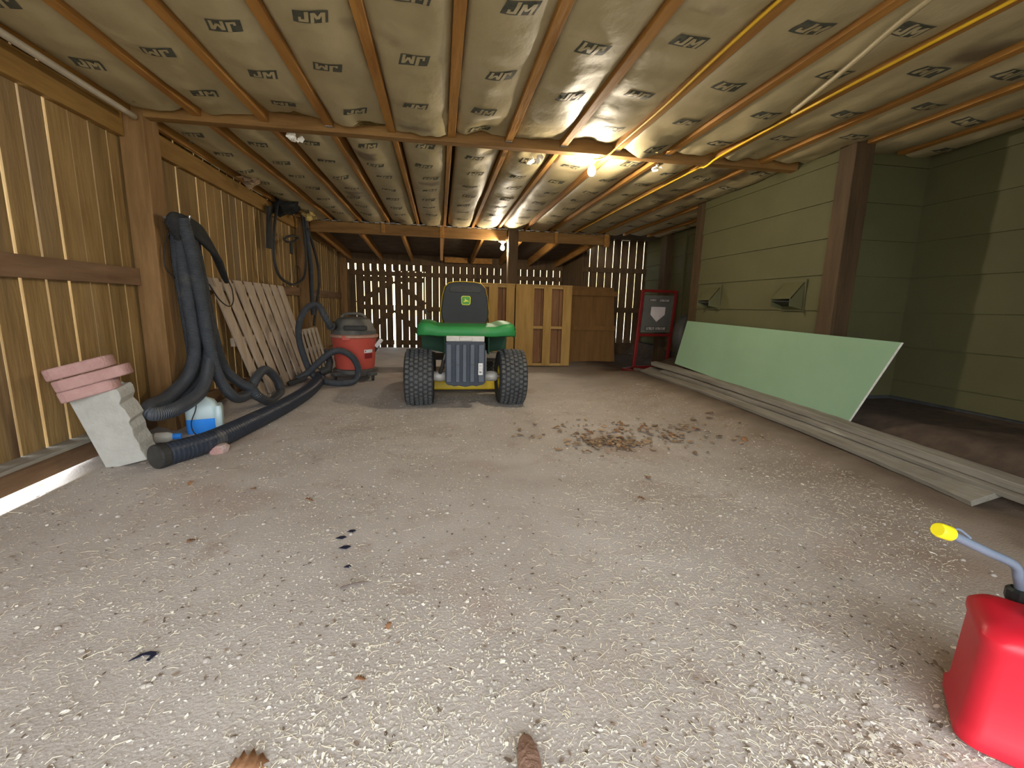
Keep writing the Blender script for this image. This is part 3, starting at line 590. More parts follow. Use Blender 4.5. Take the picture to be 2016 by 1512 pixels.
# ------------------------------------------------------------------ leaning slat panels on the left
def slat_panel(y0, y1, x0, x1, z1, shear, n_, w, lab, m_, z0=0.0):
    t = thing('slat_panel', ((x0 + x1) / 2, (y0 + y1) / 2, z0), lab, 'panel')
    def P(yy, s, off=0): return V((x0 + (x1 - x0) * s + off, yy - shear * s, z0 + (z1 - z0) * s))
    for k in range(n_):
        y = y0 + (y1 - y0) * k / (n_ - 1) if n_ > 1 else y0
        y += shear
        MB().hexa([P(y, 0.01), P(y + w, 0.01), P(y + w, 0.01, 0.018), P(y, 0.01, 0.018)], [P(y, 1), P(y + w, 1), P(y + w, 1, 0.018), P(y, 1, 0.018)]).build('slat', m_, t, bevel=0.003)
    for s in (0.08, 0.5, 0.94):
        MB().bar(P(y0 + shear, s, -0.022), P(y1 + shear + w, s, -0.022), 0.035, 0.075, (0, 0, 1)).build('cross_rail', M['greypanel'], t, bevel=0.003)
    return t
slat_panel(4.10, 5.72, -1.70, -1.90, 1.11, 0.36, 8, 0.155, 'tall weathered slat panel leaning against the left wall behind the hoses', M['greypanel'])
slat_panel(6.10, 6.84, -1.66, -1.80, 0.56, -0.05, 5, 0.075, 'low pale slat panel leaning by the second post behind the vacuum hose', M['paleslat'])

# ------------------------------------------------------------------ fluid jug and bottle
jx, jy = -1.665, 3.36
t = thing('fluid_jug', (jx, jy, 0), 'cloudy jug half full of bright blue fluid between the hoses and the drain pipe', 'jug')
def rrect(w, d, r, n_=5):
    o_ = []
    for cx, cy, a0 in ((w / 2 - r, d / 2 - r, 0), (-w / 2 + r, d / 2 - r, PI / 2), (-w / 2 + r, -d / 2 + r, PI), (w / 2 - r, -d / 2 + r, 1.5 * PI)):
        for k in range(n_ + 1): a = a0 + PI / 2 * k / n_; o_.append((cx + r * math.cos(a), cy + r * math.sin(a)))
    return o_
def loft(m, secs, c, rot=0.0, mi=0):
    n_ = len(secs[0][0]); vs = []
    for out_, z in secs:
        for a, b in out_:
            p = rotz(rot) @ V((a, b, z)); vs.append(p + V(c))
    m.add(vs, [(i * n_ + k, i * n_ + (k + 1) % n_, (i + 1) * n_ + (k + 1) % n_, (i + 1) * n_ + k) for i in range(len(secs) - 1) for k in range(n_)] + [tuple(range(n_ - 1, -1, -1)), tuple((len(secs) - 1) * n_ + k for k in range(n_))], mi)
    return m
loft(MB(), [(rrect(.18, .14, .03), 0.0), (rrect(.19, .15, .035), 0.015), (rrect(.19, .15, .035), 0.105)], (jx, jy, 0), 0.35).build('fluid', M['bluefluid'], t, smooth=0.8)
loft(MB(), [(rrect(.19, .15, .035), 0.106), (rrect(.19, .15, .035), 0.185), (rrect(.15, .12, .035), 0.225), (rrect(.06, .06, .028), 0.25), (rrect(.05, .05, .024), 0.265)], (jx, jy, 0), 0.35).build('jug_shell', M['jug'], t, smooth=0.8)
loft(MB(), [(rrect(.045, .15, .02), 0.02), (rrect(.05, .152, .02), 0.05), (rrect(.05, .152, .02), 0.16), (rrect(.04, .13, .018), 0.19)], (jx + 0.093, jy + 0.03, 0), 0.35).build('side_panel', M['jug'], t, smooth=0.8)
MB().lathe([(0.024, 0.262), (0.024, 0.285), (0.02, 0.29)], (jx, jy, 0), seg=20).build('cap', M['white'], t, smooth=0.6)
cable('cord', [(jx + 0.02, jy - 0.10, 0.24), (jx + 0.015, jy - 0.115, 0.18), (jx - 0.01, jy - 0.13, 0.10), (jx + 0.0, jy - 0.14, 0.04), (jx + 0.04, jy - 0.16, 0.008)], 0.0035, M['rubber'], 'thin black cord hanging in front of the blue fluid jug', 'cord')
bx, by = -1.775, 3.10
t = thing('small_bottle', (bx, by, 0), 'small clear bottle lying on its side with a blue cap beside the fluid jug', 'bottle')
d = V((0.75, 0.2, 0)).normalized()
MB().tube([V((bx, by, 0.036)) + d * s_ for s_ in (-0.05, -0.046, 0.02, 0.035, 0.05)], [0.02, 0.034, 0.034, 0.026, 0.017], 16).build('bottle_body', M['clearplastic'], t, smooth=0.8)
MB().tube([V((bx, by, 0.036)) + d * s_ for s_ in (0.045, 0.09)], 0.02, 14).build('cap', M['bluefluid'], t, smooth=0.6)

# ------------------------------------------------------------------ shop vacuum
vx, vy = -1.045, 5.72
t = thing('shop_vacuum', (vx, vy, 0), 'dusty red shop vacuum with black lid beside the left wall', 'vacuum')
MB().lathe([(0.222, 0.125), (0.232, 0.15), (0.262, 0.50), (0.268, 0.515)], (vx, vy, 0), seg=40).build('drum', M['vacred'], t, smooth=0.6)
MB().lathe([(0.268, 0.513), (0.286, 0.518), (0.288, 0.545), (0.262, 0.553)], (vx, vy, 0), seg=40).build('drum_rim', M['vacrim'], t, smooth=0.6)
MB().span((vx - 0.09, vy - 0.283, 0.49), (vx + 0.0, vy - 0.255, 0.545)).build('latch', M['vacred'], t, bevel=0.006)
MB().lathe([(0.262, 0.55), (0.262, 0.60), (0.238, 0.625), (0.225, 0.68), (0.19, 0.735), (0.10, 0.76), (0.02, 0.765)], (vx, vy, 0), seg=40).build('lid', M['vacblk'], t, smooth=0.6)
MB().tube(spline([(vx - 0.14, vy, 0.74), (vx - 0.11, vy, 0.785), (vx, vy, 0.80), (vx + 0.11, vy, 0.785), (vx + 0.14, vy, 0.74)]), 0.018, 10).build('handle', M['vacblk'], t, smooth=1)
MB().box((vx + 0.06, vy - 0.235, 0.635), (0.26, 0.05, 0.055)).build('switch_panel', M['rubber'], t, bevel=0.01)
MB().lathe([(0.05, vy - 0.30), (0.05, vy - 0.16)], (vx - 0.205, 0, 0.655), 'y', 20).build('hose_port', M['rubber'], t, smooth=0.6)
m = MB().lathe([(0.25, 0.07), (0.262, 0.085), (0.262, 0.125), (0.235, 0.135)], (vx, vy, 0), seg=40); m.build('base', M['vacblk'], t, smooth=0.6)
for k in range(4):
    a = PI / 4 + k * PI / 2 + 0.1; c_ = V((vx + 0.285 * math.cos(a), vy + 0.285 * math.sin(a), 0))
    MB().box(c_ + V((0, 0, 0.085)), (0.10, 0.10, 0.05), rotz(a)).build('caster_arm', M['vacblk'], t, bevel=0.012)
    MB().lathe([(0.032, -0.014), (0.036, -0.01), (0.036, 0.01), (0.032, 0.014)], c_ + V((0.02 * math.cos(a), 0.02 * math.sin(a), 0.036)), 'x', 18).build('caster_wheel', M['rubber'], t, smooth=0.6)
def drum_patch(a0, a1, z0, z1, name, m_, dr=0.0025):
    m = MB(); vs = []; nn = 8
    for j in range(2):
        z = (z0, z1)[j]; r = 0.232 + (0.262 - 0.232) * (z - 0.15) / 0.35 + dr
        for i in range(nn + 1): a = a0 + (a1 - a0) * i / nn; vs.append((vx + r * math.cos(a), vy + r * math.sin(a), z))
    m.add(vs, [(i, i + 1, nn + 2 + i, nn + 1 + i) for i in range(nn)]); return m.build(name, m_, t)
drum_patch(-0.95, -0.45, 0.335, 0.375, 'label', M['white']); drum_patch(-0.93, -0.45, 0.265, 0.33, 'label', M['ink2']); drum_patch(-0.91, -0.86, 0.345, 0.365, 'label_print', M['ink'], 0.004)
MB().bar((vx + 0.26, vy - 0.02, 0.40), (vx + 0.33, vy - 0.06, 0.49), 0.05, 0.045, (0, 1, 0)).build('tool_nozzle', M['white'], t, bevel=0.008)
MB().bar((vx + 0.23, vy, 0.34), (vx + 0.27, vy - 0.025, 0.41), 0.045, 0.04, (0, 1, 0)).build('tool_holder', M['rubber'], t, bevel=0.006)
hose([(vx - 0.205, vy - 0.30, 0.655), (vx - 0.235, vy - 0.40, 0.76), (-1.375, 5.45, 0.885), (-1.485, 5.45, 0.87), (-1.585, 5.45, 0.72), (-1.60, 5.42, 0.52), (-1.545, 5.38, 0.30), (-1.46, 5.30, 0.14), (-1.36, 5.20, 0.075), (-1.22, 5.10, 0.05), (-1.06, 5.10, 0.045), (-0.955, 5.18, 0.06), (-0.925, 5.24, 0.17), (-0.985, 5.26, 0.31), (-1.11, 5.27, 0.385), (-1.23, 5.28, 0.36), (-1.36, 5.26, 0.25), (-1.47, 5.20, 0.14), (-1.55, 5.10, 0.09)], 0.036,
     'dark ribbed vacuum hose arching from the red vacuum and looping in front of it', 'vacuum_hose', None, 'hose', 9, 14)
tag(MB().tube([(-1.36, 5.33, 0.13), (-1.28, 5.36, 0.16), (-1.27, 5.40, 0.24), (-1.31, 5.44, 0.38)], [0.05, 0.05, 0.04, 0.032], 12).build('vacuum_wand', M['rubber'], smooth=1), 'black wand piece standing in the hose loops left of the red vacuum', 'wand')
tag(MB().bar((-1.62, 5.02, 0.045), (-1.46, 5.14, 0.10), 0.06, 0.05).build('floor_nozzle', M['rubber'], bevel=0.01), 'black floor nozzle under the end of the drain pipe', 'nozzle')

# ------------------------------------------------------------------ lawn tractor, seen from behind
tx = 0.243
T = thing('lawn_tractor', (tx, 4.2, 0), 'green and yellow riding lawn tractor parked with its back to us', 'tractor')
def wheel(x, y, r, w, name):
    cy_, cz = y, r - 0.012
    k = r / 0.262
    prof = [(0.105 * k, -w * 0.40), (0.15 * k, -w * 0.47), (0.20 * k, -w * 0.50), (0.235 * k, -w * 0.475), (0.252 * k, -w * 0.41), (0.258 * k, -w * 0.2), (0.259 * k, 0)]
    prof = prof + [(a, -b) for a, b in prof[-2::-1]]
    m = MB().lathe(prof, (x, cy_, cz), 'x', 48, cap=False)
    cols = 6; rows = 36 if r > 0.2 else 26
    for j in range(cols):
        u = (j - (cols - 1) / 2) / cols * w * 0.9
        rr_ = 0.2585 * k - 0.010 * (abs(u) / (w * 0.45)) ** 3 * k * 1.6
        for i in range(rows):
            a = 2 * PI * (i + 0.5 * (j % 2)) / rows
            c_ = V((x + u, cy_ + math.sin(a) * rr_, cz + math.cos(a) * rr_))
            rot = Matrix.Rotation(-a, 3, 'X') @ Matrix.Rotation(0.25 if j % 2 else -0.25, 3, 'Z')
            m.box(c_, (w * 0.105, 2 * PI * r / rows * 0.60, 0.022 * k), rot, 1)
    o_ = m.build(name, [M['tire'], M['lug']], T, smooth=0.7)
    rm = MB().lathe([(0.02 * k, -w * 0.30), (0.07 * k, -w * 0.28), (0.10 * k, -w * 0.36), (0.112 * k, -w * 0.42), (0.112 * k, w * 0.42), (0.10 * k, w * 0.36), (0.07 * k, w * 0.28), (0.02 * k, w * 0.30)], (x, cy_, cz), 'x', 32)
    rm.build('rim', M['yellow'], o_, smooth=0.6)
    return o_
wheel(-0.190, 4.20, 0.265, 0.268, 'rear_wheel'); wheel(0.676, 4.20, 0.265, 0.268, 'rear_wheel')
wheel(-0.13, 5.42, 0.19, 0.16, 'front_wheel'); wheel(0.62, 5.42, 0.19, 0.16, 'front_wheel')
# fender deck: a wide green pressing with rolled rear lip and humps over the wheels
m = MB(); nx = 36; prof = []
def fz(u):                                                # top line across the width, u from -1 to 1
    a = abs(u); return 0.742 + 0.028 * sm(a, 0.56, 0.78) - 0.05 * sm(a, 0.93, 1.0)
secs = []
for j, (yy, dz, in_) in enumerate(((3.985, -0.088, 0.012), (3.970, -0.075, 0.002), (3.965, -0.03, 0.0), (3.985, -0.006, 0.006), (4.03, 0.0, 0.0), (4.25, 0.012, 0.0), (4.50, 0.014, 0.0), (4.62, -0.01, 0.0), (4.66, -0.06, 0.01))):
    row = []
    for i in range(nx + 1):
        u = -1 + 2 * i / nx; hw = 0.445 - in_ - (0.03 * sm(4.1, yy, yy + 0.2) if False else 0)
        rnd = 0.05 * sm(abs(u), 0.86, 1.0)
        row.append((tx + u * hw, yy + (rnd if j < 4 else 0), fz(u) + dz if j >= 3 else 0.742 + (fz(u) - 0.742) * (0.9 if j == 2 else 0.25) + dz))
    secs.append(row)
vs = [p for r_ in secs for p in r_]
m.add(vs, [(j * (nx + 1) + i, j * (nx + 1) + i + 1, (j + 1) * (nx + 1) + i + 1, (j + 1) * (nx + 1) + i) for j in range(len(secs) - 1) for i in range(nx)])
fd = m.build('fender_deck', M['green'], T, smooth=0.9)
sl = fd.modifiers.new('Solidify', 'SOLIDIFY'); sl.thickness = 0.006; sl.offset = 0
m = MB()
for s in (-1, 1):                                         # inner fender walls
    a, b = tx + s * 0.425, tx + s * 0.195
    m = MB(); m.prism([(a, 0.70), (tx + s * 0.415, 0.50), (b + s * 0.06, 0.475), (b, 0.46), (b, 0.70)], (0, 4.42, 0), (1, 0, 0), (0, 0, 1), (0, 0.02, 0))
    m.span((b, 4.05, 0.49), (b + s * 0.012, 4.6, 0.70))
    m.build('fender_skirt', M['shadegreen'], T)
# rear cover, ribbed
bx0, bx1 = 0.063, 0.389
m = MB()
m.prism([(0.045, 0.245), (0.065, 0.222), (0.11, 0.216), (0.12, 0.208), (0.16, 0.216), (0.226, 0.203), (0.29, 0.216), (0.33, 0.208), (0.345, 0.216), (0.385, 0.222), (0.405, 0.245), (0.402, 0.60), (0.39, 0.612), (0.06, 0.612), (0.048, 0.60)], (0, 3.945, 0), (1, 0, 0), (0, 0, 1), (0, 0.09, 0))
rc = m.build('rear_cover', M['grooveshade'], T, bevel=0.006)
for x, w in ((0.078, 0.045), (0.155, 0.036), (0.215, 0.036), (0.285, 0.040), (0.365, 0.052)):
    MB().span((x - w / 2, 3.917, 0.250), (x + w / 2, 3.946, 0.590)).build('rib', M['greyplastic'], rc, bevel=0.006)
for x in (0.10, 0.155, 0.29, 0.36): MB().span((x - 0.018, 3.9155, 0.407), (x + 0.018, 3.9175, 0.413)).build('slot', M['ink'], rc)
for z in (0.372, 0.318): MB().span((0.338, 3.912, z), (0.378, 3.9165, z + 0.052)).build('label', M['white'], rc)
MB().span((0.348, 3.911, 0.336), (0.354, 3.9125, 0.352)).span((0.357, 3.911, 0.336), (0.366, 3.9125, 0.350)).build('label_print', M['ink'], rc)
MB().span((0.345, 3.911, 0.40), (0.366, 3.9125, 0.403)).build('label_print', M['ink'], rc)
MB().span((0.055, 3.955, 0.612), (0.395, 4.05, 0.662)).span((0.17, 3.945, 0.618), (0.285, 3.955, 0.655)).build('hitch_plate', M['dustmetal'], T, bevel=0.006)
# axle housings, underframe, linkages
for s in (-1, 1):
    c_ = V((tx + s * 0.245, 4.2, 0.262))
    MB().lathe([(0.034, -0.075), (0.045, -0.06), (0.05, 0.0), (0.045, 0.045), (0.03, 0.06)], c_, 'x', 20).build('axle_housing', M['dustmetal'], T, smooth=0.7)
    MB().lathe([(0.012, -0.06), (0.012, 0.06)], c_ + V((s * 0.09, 0, 0)), 'x', 12).build('axle_shaft', M['steel'], T, smooth=0.7)
MB().span((tx - 0.15, 4.08, 0.20), (tx + 0.15, 4.36, 0.40)).build('transaxle', M['dustmetal'], T, bevel=0.02)
MB().span((tx - 0.17, 4.03, 0.34), (tx - 0.14, 5.7, 0.46)).span((tx + 0.14, 4.03, 0.34), (tx + 0.17, 5.7, 0.46)).span((tx - 0.17, 5.0, 0.36), (tx + 0.17, 5.04, 0.44)).build('chassis', M['darkmetal'], T, bevel=0.004)
MB().tube([(0.062, 4.06, 0.58), (0.05, 4.07, 0.50), (0.035, 4.09, 0.43)], 0.010, 8).build('lift_link', M['steel'], T, smooth=1)
MB().tube([(0.035, 4.09, 0.43), (0.02, 4.12, 0.36), (0.0, 4.16, 0.30)], 0.018, 8).build('lift_link', M['darkmetal'], T, smooth=1)
MB().tube([(0.425, 4.12, 0.52), (0.428, 4.12, 0.30)], 0.006, 8).build('lift_link', M['steel'], T, smooth=1)
# mower deck
dk = [(-0.33, 4.72), (0.80, 4.72), (0.84, 4.80), (0.84, 5.05), (0.62, 5.22), (-0.12, 5.22), (-0.36, 5.05), (-0.36, 4.80)]
MB().prism(dk, (0, 0, 0.03), (1, 0, 0), (0, 1, 0), (0, 0, 0.10)).build('mower_deck', M['yellow'], T, bevel=0.02)
# seat: black shell behind a yellow cushion
sy = 4.40
bk = [(-0.205, 0.0), (0.205, 0.0), (0.226, 0.055), (0.232, 0.12), (0.215, 0.26), (0.192, 0.345), (0.155, 0.385), (0.09, 0.398), (0, 0.401), (-0.09, 0.398), (-0.155, 0.385), (-0.192, 0.345), (-0.215, 0.26), (-0.232, 0.12), (-0.226, 0.055)]
lean = V((0, 0.10, 0.995)).normalized()
shell = MB().prism(bk, (tx, sy - 0.03, 0.752), (1, 0, 0), (0, -0.06, 0.998), (0, 0.035, 0)).build('seat_back', M['seatblk'], T, bevel=0.012, bseg=3)
MB().prism([(a * 1.035, b * 1.012 + 0.003) for a, b in bk], (tx, sy + 0.006, 0.752), (1, 0, 0), (0, -0.06, 0.998), (0, 0.07, 0)).build('back_cushion', M['yellow'], T, bevel=0.02, bseg=3)
MB().prism([(-0.14, 0.30), (0.14, 0.30), (0.155, 0.325), (0.13, 0.365), (-0.13, 0.365), (-0.155, 0.325)], (tx, sy - 0.034, 0.752), (1, 0, 0), (0, -0.06, 0.998), (0, 0.006, 0)).build('seat_panel', M['rubber'], shell, bevel=0.003)
loft(MB(), [(rrect(.44, .42, .08), 0.74), (rrect(.47, .45, .09), 0.765), (rrect(.46, .44, .09), 0.81), (rrect(.38, .36, .08), 0.828)], (tx, sy + 0.24, 0)).build('seat_cushion', M['yellow'], T, smooth=0.8)
MB().span((tx - 0.20, sy - 0.04, 0.742), (tx + 0.20, sy + 0.05, 0.772)).span((tx - 0.15, sy + 0.02, 0.70), (tx + 0.15, sy + 0.40, 0.745)).build('seat_base', M['darkmetal'], T, bevel=0.006)
# badge on the seat back: yellow rounded frame, green field, leaping deer
def bad(out_, d, name, m_, z=0.0):
    return MB().prism(out_, V((tx + 0.006, sy - 0.034 - d, 0.752)) + V((0, -0.06, 0.998)) * 0.225, (1, 0, 0), (0, -0.06, 0.998), (0, 0.003, 0)).build(name, m_, shell)
def shield(w, h, r): return [(a * (1 - 0.10 * (0.5 - b / h)), b) for a, b in rrect(w, h, r)]
bad(shield(0.094, 0.086, 0.02), 0.002, 'badge', M['badgey']); bad(shield(0.082, 0.074, 0.016), 0.004, 'badge', M['badgeg'])
deer = [(-0.030, -0.012), (-0.022, -0.008), (-0.010, 0.000), (-0.008, 0.008), (-0.013, 0.014), (-0.009, 0.022), (-0.005, 0.016), (-0.001, 0.010), (0.004, 0.004), (0.016, 0.002), (0.022, -0.004), (0.031, -0.014), (0.022, -0.011), (0.014, -0.008), (0.004, -0.010), (-0.004, -0.011), (-0.014, -0.016), (-0.022, -0.020), (-0.016, -0.012)]
bad(deer, 0.006, 'badge_emblem', M['badgey'])
# lever, steering wheel, dash, hood, foot boards
MB().tube([(-0.108, 4.36, 0.76), (-0.118, 4.37, 0.82), (-0.142, 4.38, 0.885)], [0.008, 0.009, 0.016], 10).build('lever', M['rubber'], T, smooth=1)
MB().tube([(0.60, 4.36, 0.76), (0.60, 4.36, 0.782)], [0.05, 0.04], 16).build('control_knob', M['rubber'], T, smooth=0.6)
m = MB().tube([(tx + 0.17 * math.cos(a), 5.05 + 0.12 * math.sin(a), 0.90 + 0.12 * math.sin(a)) for a in [2 * PI * k / 28 for k in range(29)]], 0.015, 10)
for a in (0.5, 2.6, 4.71): m.bar((tx, 5.05, 0.90), (tx + 0.17 * math.cos(a), 5.05 + 0.12 * math.sin(a), 0.90 + 0.12 * math.sin(a)), 0.02, 0.012)
m.build('steering_wheel', M['rubber'], T, smooth=1)
MB().tube([(tx, 5.05, 0.90), (tx, 5.2, 0.74)], 0.022, 12).build('steering_column', M['rubber'], T, smooth=1)
loft(MB(), [([(a, b) for a, b in rrect(.44, .80, .10)], 0.40), (rrect(.46, .84, .11), 0.55), (rrect(.44, .82, .11), 0.72), (rrect(.34, .70, .10), 0.80)], (tx, 5.62, 0)).build('hood', M['green'], T, smooth=0.8)
for a in (-0.42, 0.18): MB().span((tx + a, 4.66, 0.36), (tx + a + 0.24, 5.15, 0.385)).build('foot_board', M['darkmetal'], T, bevel=0.006)

# ------------------------------------------------------------------ pallets and plywood at the back
def pallet(x0, x1, y, z1, cols, lab, backs=None):
    t = thing('wooden_pallet', ((x0 + x1) / 2, y, 0), lab, 'pallet')
    for a, b in cols:
        MB().span((a, y, 0.03), (b, y + 0.018, z1 - 0.012)).build('deck_board', M['pallet'], t, bevel=0.003)
    for z in (0.02, 0.60, z1 - 0.052): MB().span((x0, y + 0.018, z), (x1, y + 0.105, z + 0.042)).build('stringer', M['palletx'], t, bevel=0.003)
    k = x0
    while k < x1 - 0.05:
        MB().span((k, y + 0.105, 0.02), (min(k + 0.135, x1), y + 0.122, z1)).build('bottom_board', M['palletback'], t, bevel=0.003); k += 0.142
    MB().span((x0, y - 0.012, z1 - 0.012), (x1, y + 0.12, z1 + 0.006)).build('edge_strip', M['palletx'], t, bevel=0.002)
    return t
pallet(1.14, 2.02, 6.73, 1.262, [(1.14, 1.425), (1.575, 1.703), (1.88, 2.02)], 'upright yellow wooden pallet with three wide boards right of the tractor')
pallet(0.24, 1.13, 6.74, 1.262, [(0.24, 0.42), (0.48, 0.60), (0.73, 0.866), (0.994, 1.122)], 'upright yellow wooden pallet standing directly behind the tractor seat')
t = tag(MB().hexa([(2.15, 7.32, 0.01), (3.03, 7.36, 0.01), (3.03, 7.345, 0.01), (2.15, 7.305, 0.01)], [(2.12, 7.36, 1.30), (2.955, 7.40, 1.285), (2.955, 7.385, 1.285), (2.12, 7.345, 1.30)]).build('plywood_sheet', M['ply'], bevel=0.002),
    'plain brown plywood sheet standing right of the yellow pallets', 'plywood')
for z in (0.56, 1.14): MB().hexa([(2.16, 7.294, z), (3.0, 7.334, z), (3.0, 7.32, z), (2.16, 7.28, z)], [(2.16, 7.297, z + 0.08), (3.0, 7.337, z + 0.08), (3.0, 7.323, z + 0.08), (2.16, 7.283, z + 0.08)]).build('batten', M['ply'], t)

# ------------------------------------------------------------------ red sign stand
sx, sy2 = 3.36, 6.72
t = thing('sign_stand', (3.2, 6.33, 0), 'red metal sign stand with a white home plate on its panel near the back right', 'sign stand')
def Q(u, z): return V((2.91 + 0.565 * u + (z - 0.08) * 0.055, 6.30 + 0.06 * u, z))
for u in (0.0, 1.0): MB().bar(Q(u, 0.02), Q(u, 1.222), 0.045, 0.045, (0, 1, 0)).build('upright', M['red'], t, bevel=0.004)
for z in (1.208, 0.555): MB().bar(Q(0, z), Q(1, z), 0.04, 0.04, (0, 1, 0)).build('cross_bar', M['red'], t, bevel=0.004)
MB().bar(Q(0, 0.06), Q(1, 0.06), 0.05, 0.04, (0, 1, 0)).build('foot_bar', M['red'], t, bevel=0.004)
MB().bar(Q(0, 0.05), (2.67, 6.12, 0.05), 0.05, 0.05).build('foot_bar', M['red'], t, bevel=0.004)
MB().bar((2.67, 6.13, 0.05), (2.76, 5.68, 0.06), 0.05, 0.05).build('foot_bar', M['red'], t, bevel=0.004)
pu, pv = (Q(1, .6) - Q(0, .6)).normalized(), (Q(0, 1.2) - Q(0, .6)).normalized()
def sp(u, z): return Q(u, z) - V((0, 0.012, 0))
pn = V((0, -0.008, 0))
sg = MB().hexa([sp(0.06, 0.595), sp(0.94, 0.595), sp(0.94, 1.145), sp(0.06, 1.145)], [sp(0.06, 0.595) + pn, sp(0.94, 0.595) + pn, sp(0.94, 1.145) + pn, sp(0.06, 1.145) + pn]).build('sign_panel', M['signplate'], t)
def onsign(out_, name, m_, d=0.010):
    MB().prism(out_, Q(0.5, 0.0) - V((0, 0.012 + d, 0)), (1, 0.1, 0), (0.055, 0, 1), (0, 0.002, 0)).build(name, m_, sg)
onsign([(-0.115, 0.975), (0.125, 0.975), (0.125, 0.86), (0.0, 0.755), (-0.115, 0.86)], 'home_plate', M['plate_white'])
onsign([(-0.155, 1.055), (-0.04, 1.055), (-0.04, 1.095), (-0.155, 1.095)], 'printed_strip', M['ink'])
onsign([(0.0, 1.048), (0.19, 1.048), (0.19, 1.098), (0.0, 1.098)], 'printed_strip', M['ink'])
onsign([(-0.185, 0.625), (0.19, 0.625), (0.19, 0.685), (-0.185, 0.685)], 'printed_strip', M['ink'])
def word(n_, u, z, w, h):                                  # worn lettering, blocks of strokes
    m = MB()
    for k in range(n_):
        a = u + k * w * 1.25
        for q_ in range(3):
            b = a + q_ * w * 0.36
            if (k + q_) % 3 != 1: m.prism([(b, z), (b + w * 0.24, z), (b + w * 0.24, z + h), (b, z + h)], Q(0.5, 0) - V((0, 0.024, 0)), (1, 0.1, 0), (0.055, 0, 1), (0, 0.001, 0))
        m.prism([(a, z + h * (0.8 if k % 2 else 0.0)), (a + w * 0.95, z + h * (0.8 if k % 2 else 0.0)), (a + w * 0.95, z + h * (1.0 if k % 2 else 0.2)), (a, z + h * (1.0 if k % 2 else 0.2))], Q(0.5, 0) - V((0, 0.024, 0)), (1, 0.1, 0), (0.055, 0, 1), (0, 0.001, 0))
    m.build('lettering', M['plate_white'], sg)
word(4, -0.145, 1.063, 0.020, 0.024); word(6, 0.016, 1.058, 0.022, 0.028); word(4, -0.155, 0.635, 0.027, 0.036); word(6, 0.0, 0.637, 0.023, 0.034)

# ------------------------------------------------------------------ green drywall sheet, planks, tyre on the right
a, b, c_, d_ = V((2.725, 2.503, 0.189)), V((2.725, 4.771, 0.316)), V((2.808, 4.723, 0.815)), V((2.808, 2.300, 0.768))
nn = (b - a).cross(d_ - a).normalized() * 0.012
dw = thing('drywall_sheet', (2.7, 3.5, 0.2), 'long pale green drywall sheet leaning against the house siding', 'drywall')
MB().hexa([a, b, c_, d_], [a - nn, b - nn, c_ - nn, d_ - nn]).build('paper_face', M['drywall'], dw)
e = (d_ - a).normalized()
MB().hexa([a - V((0, 0.004, 0)), a + V((0, 0.001, 0)), d_ + V((0, 0.001, 0)), d_ - V((0, 0.004, 0))], [p - nn for p in (a - V((0, 0.004, 0)), a + V((0, 0.001, 0)), d_ + V((0, 0.001, 0)), d_ - V((0, 0.004, 0)))]).build('broken_edge', M['gypsum'], dw)
def dpt(s, t_): return (a * (1 - s) + b * s) * (1 - t_) + (d_ * (1 - s) + c_ * s) * t_ + V((-0.0015, 0, 0.0006))
m = MB()
for s, t_, w, h in ((0.315, 0.90, 0.03, 0.05), (0.52, 0.12, 0.022, 0.055), (0.30, 0.03, 0.015, 0.02)):
    m.add([dpt(s - w / 4.4, t_), dpt(s + w / 4.4, t_ + 0.02), dpt(s + w / 6, t_ + h / 0.6), dpt(s - w / 7, t_ + h / 0.7)], [(0, 1, 2, 3)])
m.build('dent', M['found'], dw)
def plank(pts, w, th, tilt, lab, m_=None):                  # pts run along the edge facing the floor
    q_ = spline(pts, 10); n_ = len(q_) - 1; m = MB(); vs = []
    for i, p in enumerate(q_):
        dd = (q_[min(i + 1, n_)] - q_[max(i - 1, 0)]).normalized(); up_ = Matrix.Rotation(-tilt, 3, dd) @ V((0, 0, 1)); x = dd.cross(up_).normalized()
        ww = w + 0.008 * noise.noise(V((i * 0.5, w * 50, 4))); c0 = p + up_ * 0.003 * noise.noise(V((i * 0.5, w * 30, 1)))
        vs += [c0, c0 + x * ww, c0 + x * ww + up_ * th, c0 + up_ * th]
    fs = [(i * 4 + k, i * 4 + (k + 1) % 4, i * 4 + 4 + (k + 1) % 4, i * 4 + 4 + k) for i in range(n_) for k in range(4)] + [(3, 2, 1, 0), tuple(n_ * 4 + k for k in range(4))]
    m.add(vs, fs); return tag(m.build('long_plank', m_ or M['greyplank'], bevel=0.003), lab, 'plank')
plank([(2.535, 1.62, 0.030), (2.575, 2.00, 0.045), (2.595, 2.66, 0.075), (2.60, 3.48, 0.10), (2.60, 4.30, 0.115), (2.63, 5.46, 0.105)], 0.155, 0.030, 0.35, 'lowest and widest long grey plank on the floor below the drywall')
plank([(2.640, 1.10, 0.080), (2.640, 1.50, 0.090), (2.645, 2.35, 0.125), (2.650, 3.0, 0.148), (2.655, 4.3, 0.170), (2.665, 5.0, 0.170)], 0.075, 0.030, 0.30, 'narrow grey plank lying on top of the widest plank by the drywall')
plank([(2.655, 0.95, 0.118), (2.655, 1.50, 0.130), (2.655, 2.35, 0.165), (2.660, 3.0, 0.190), (2.665, 4.2, 0.222), (2.69, 5.3, 0.225)], 0.070, 0.045, 0.20, 'uppermost long grey plank along the bottom edge of the drywall')
plank([(2.66, 4.95, 0.10), (2.80, 6.05, 0.045)], 0.08, 0.045, 0.0, 'short grey timber at the far end of the planks before the sign stand')
m = MB(); tc_ = V((3.20, 5.02, 0.30))
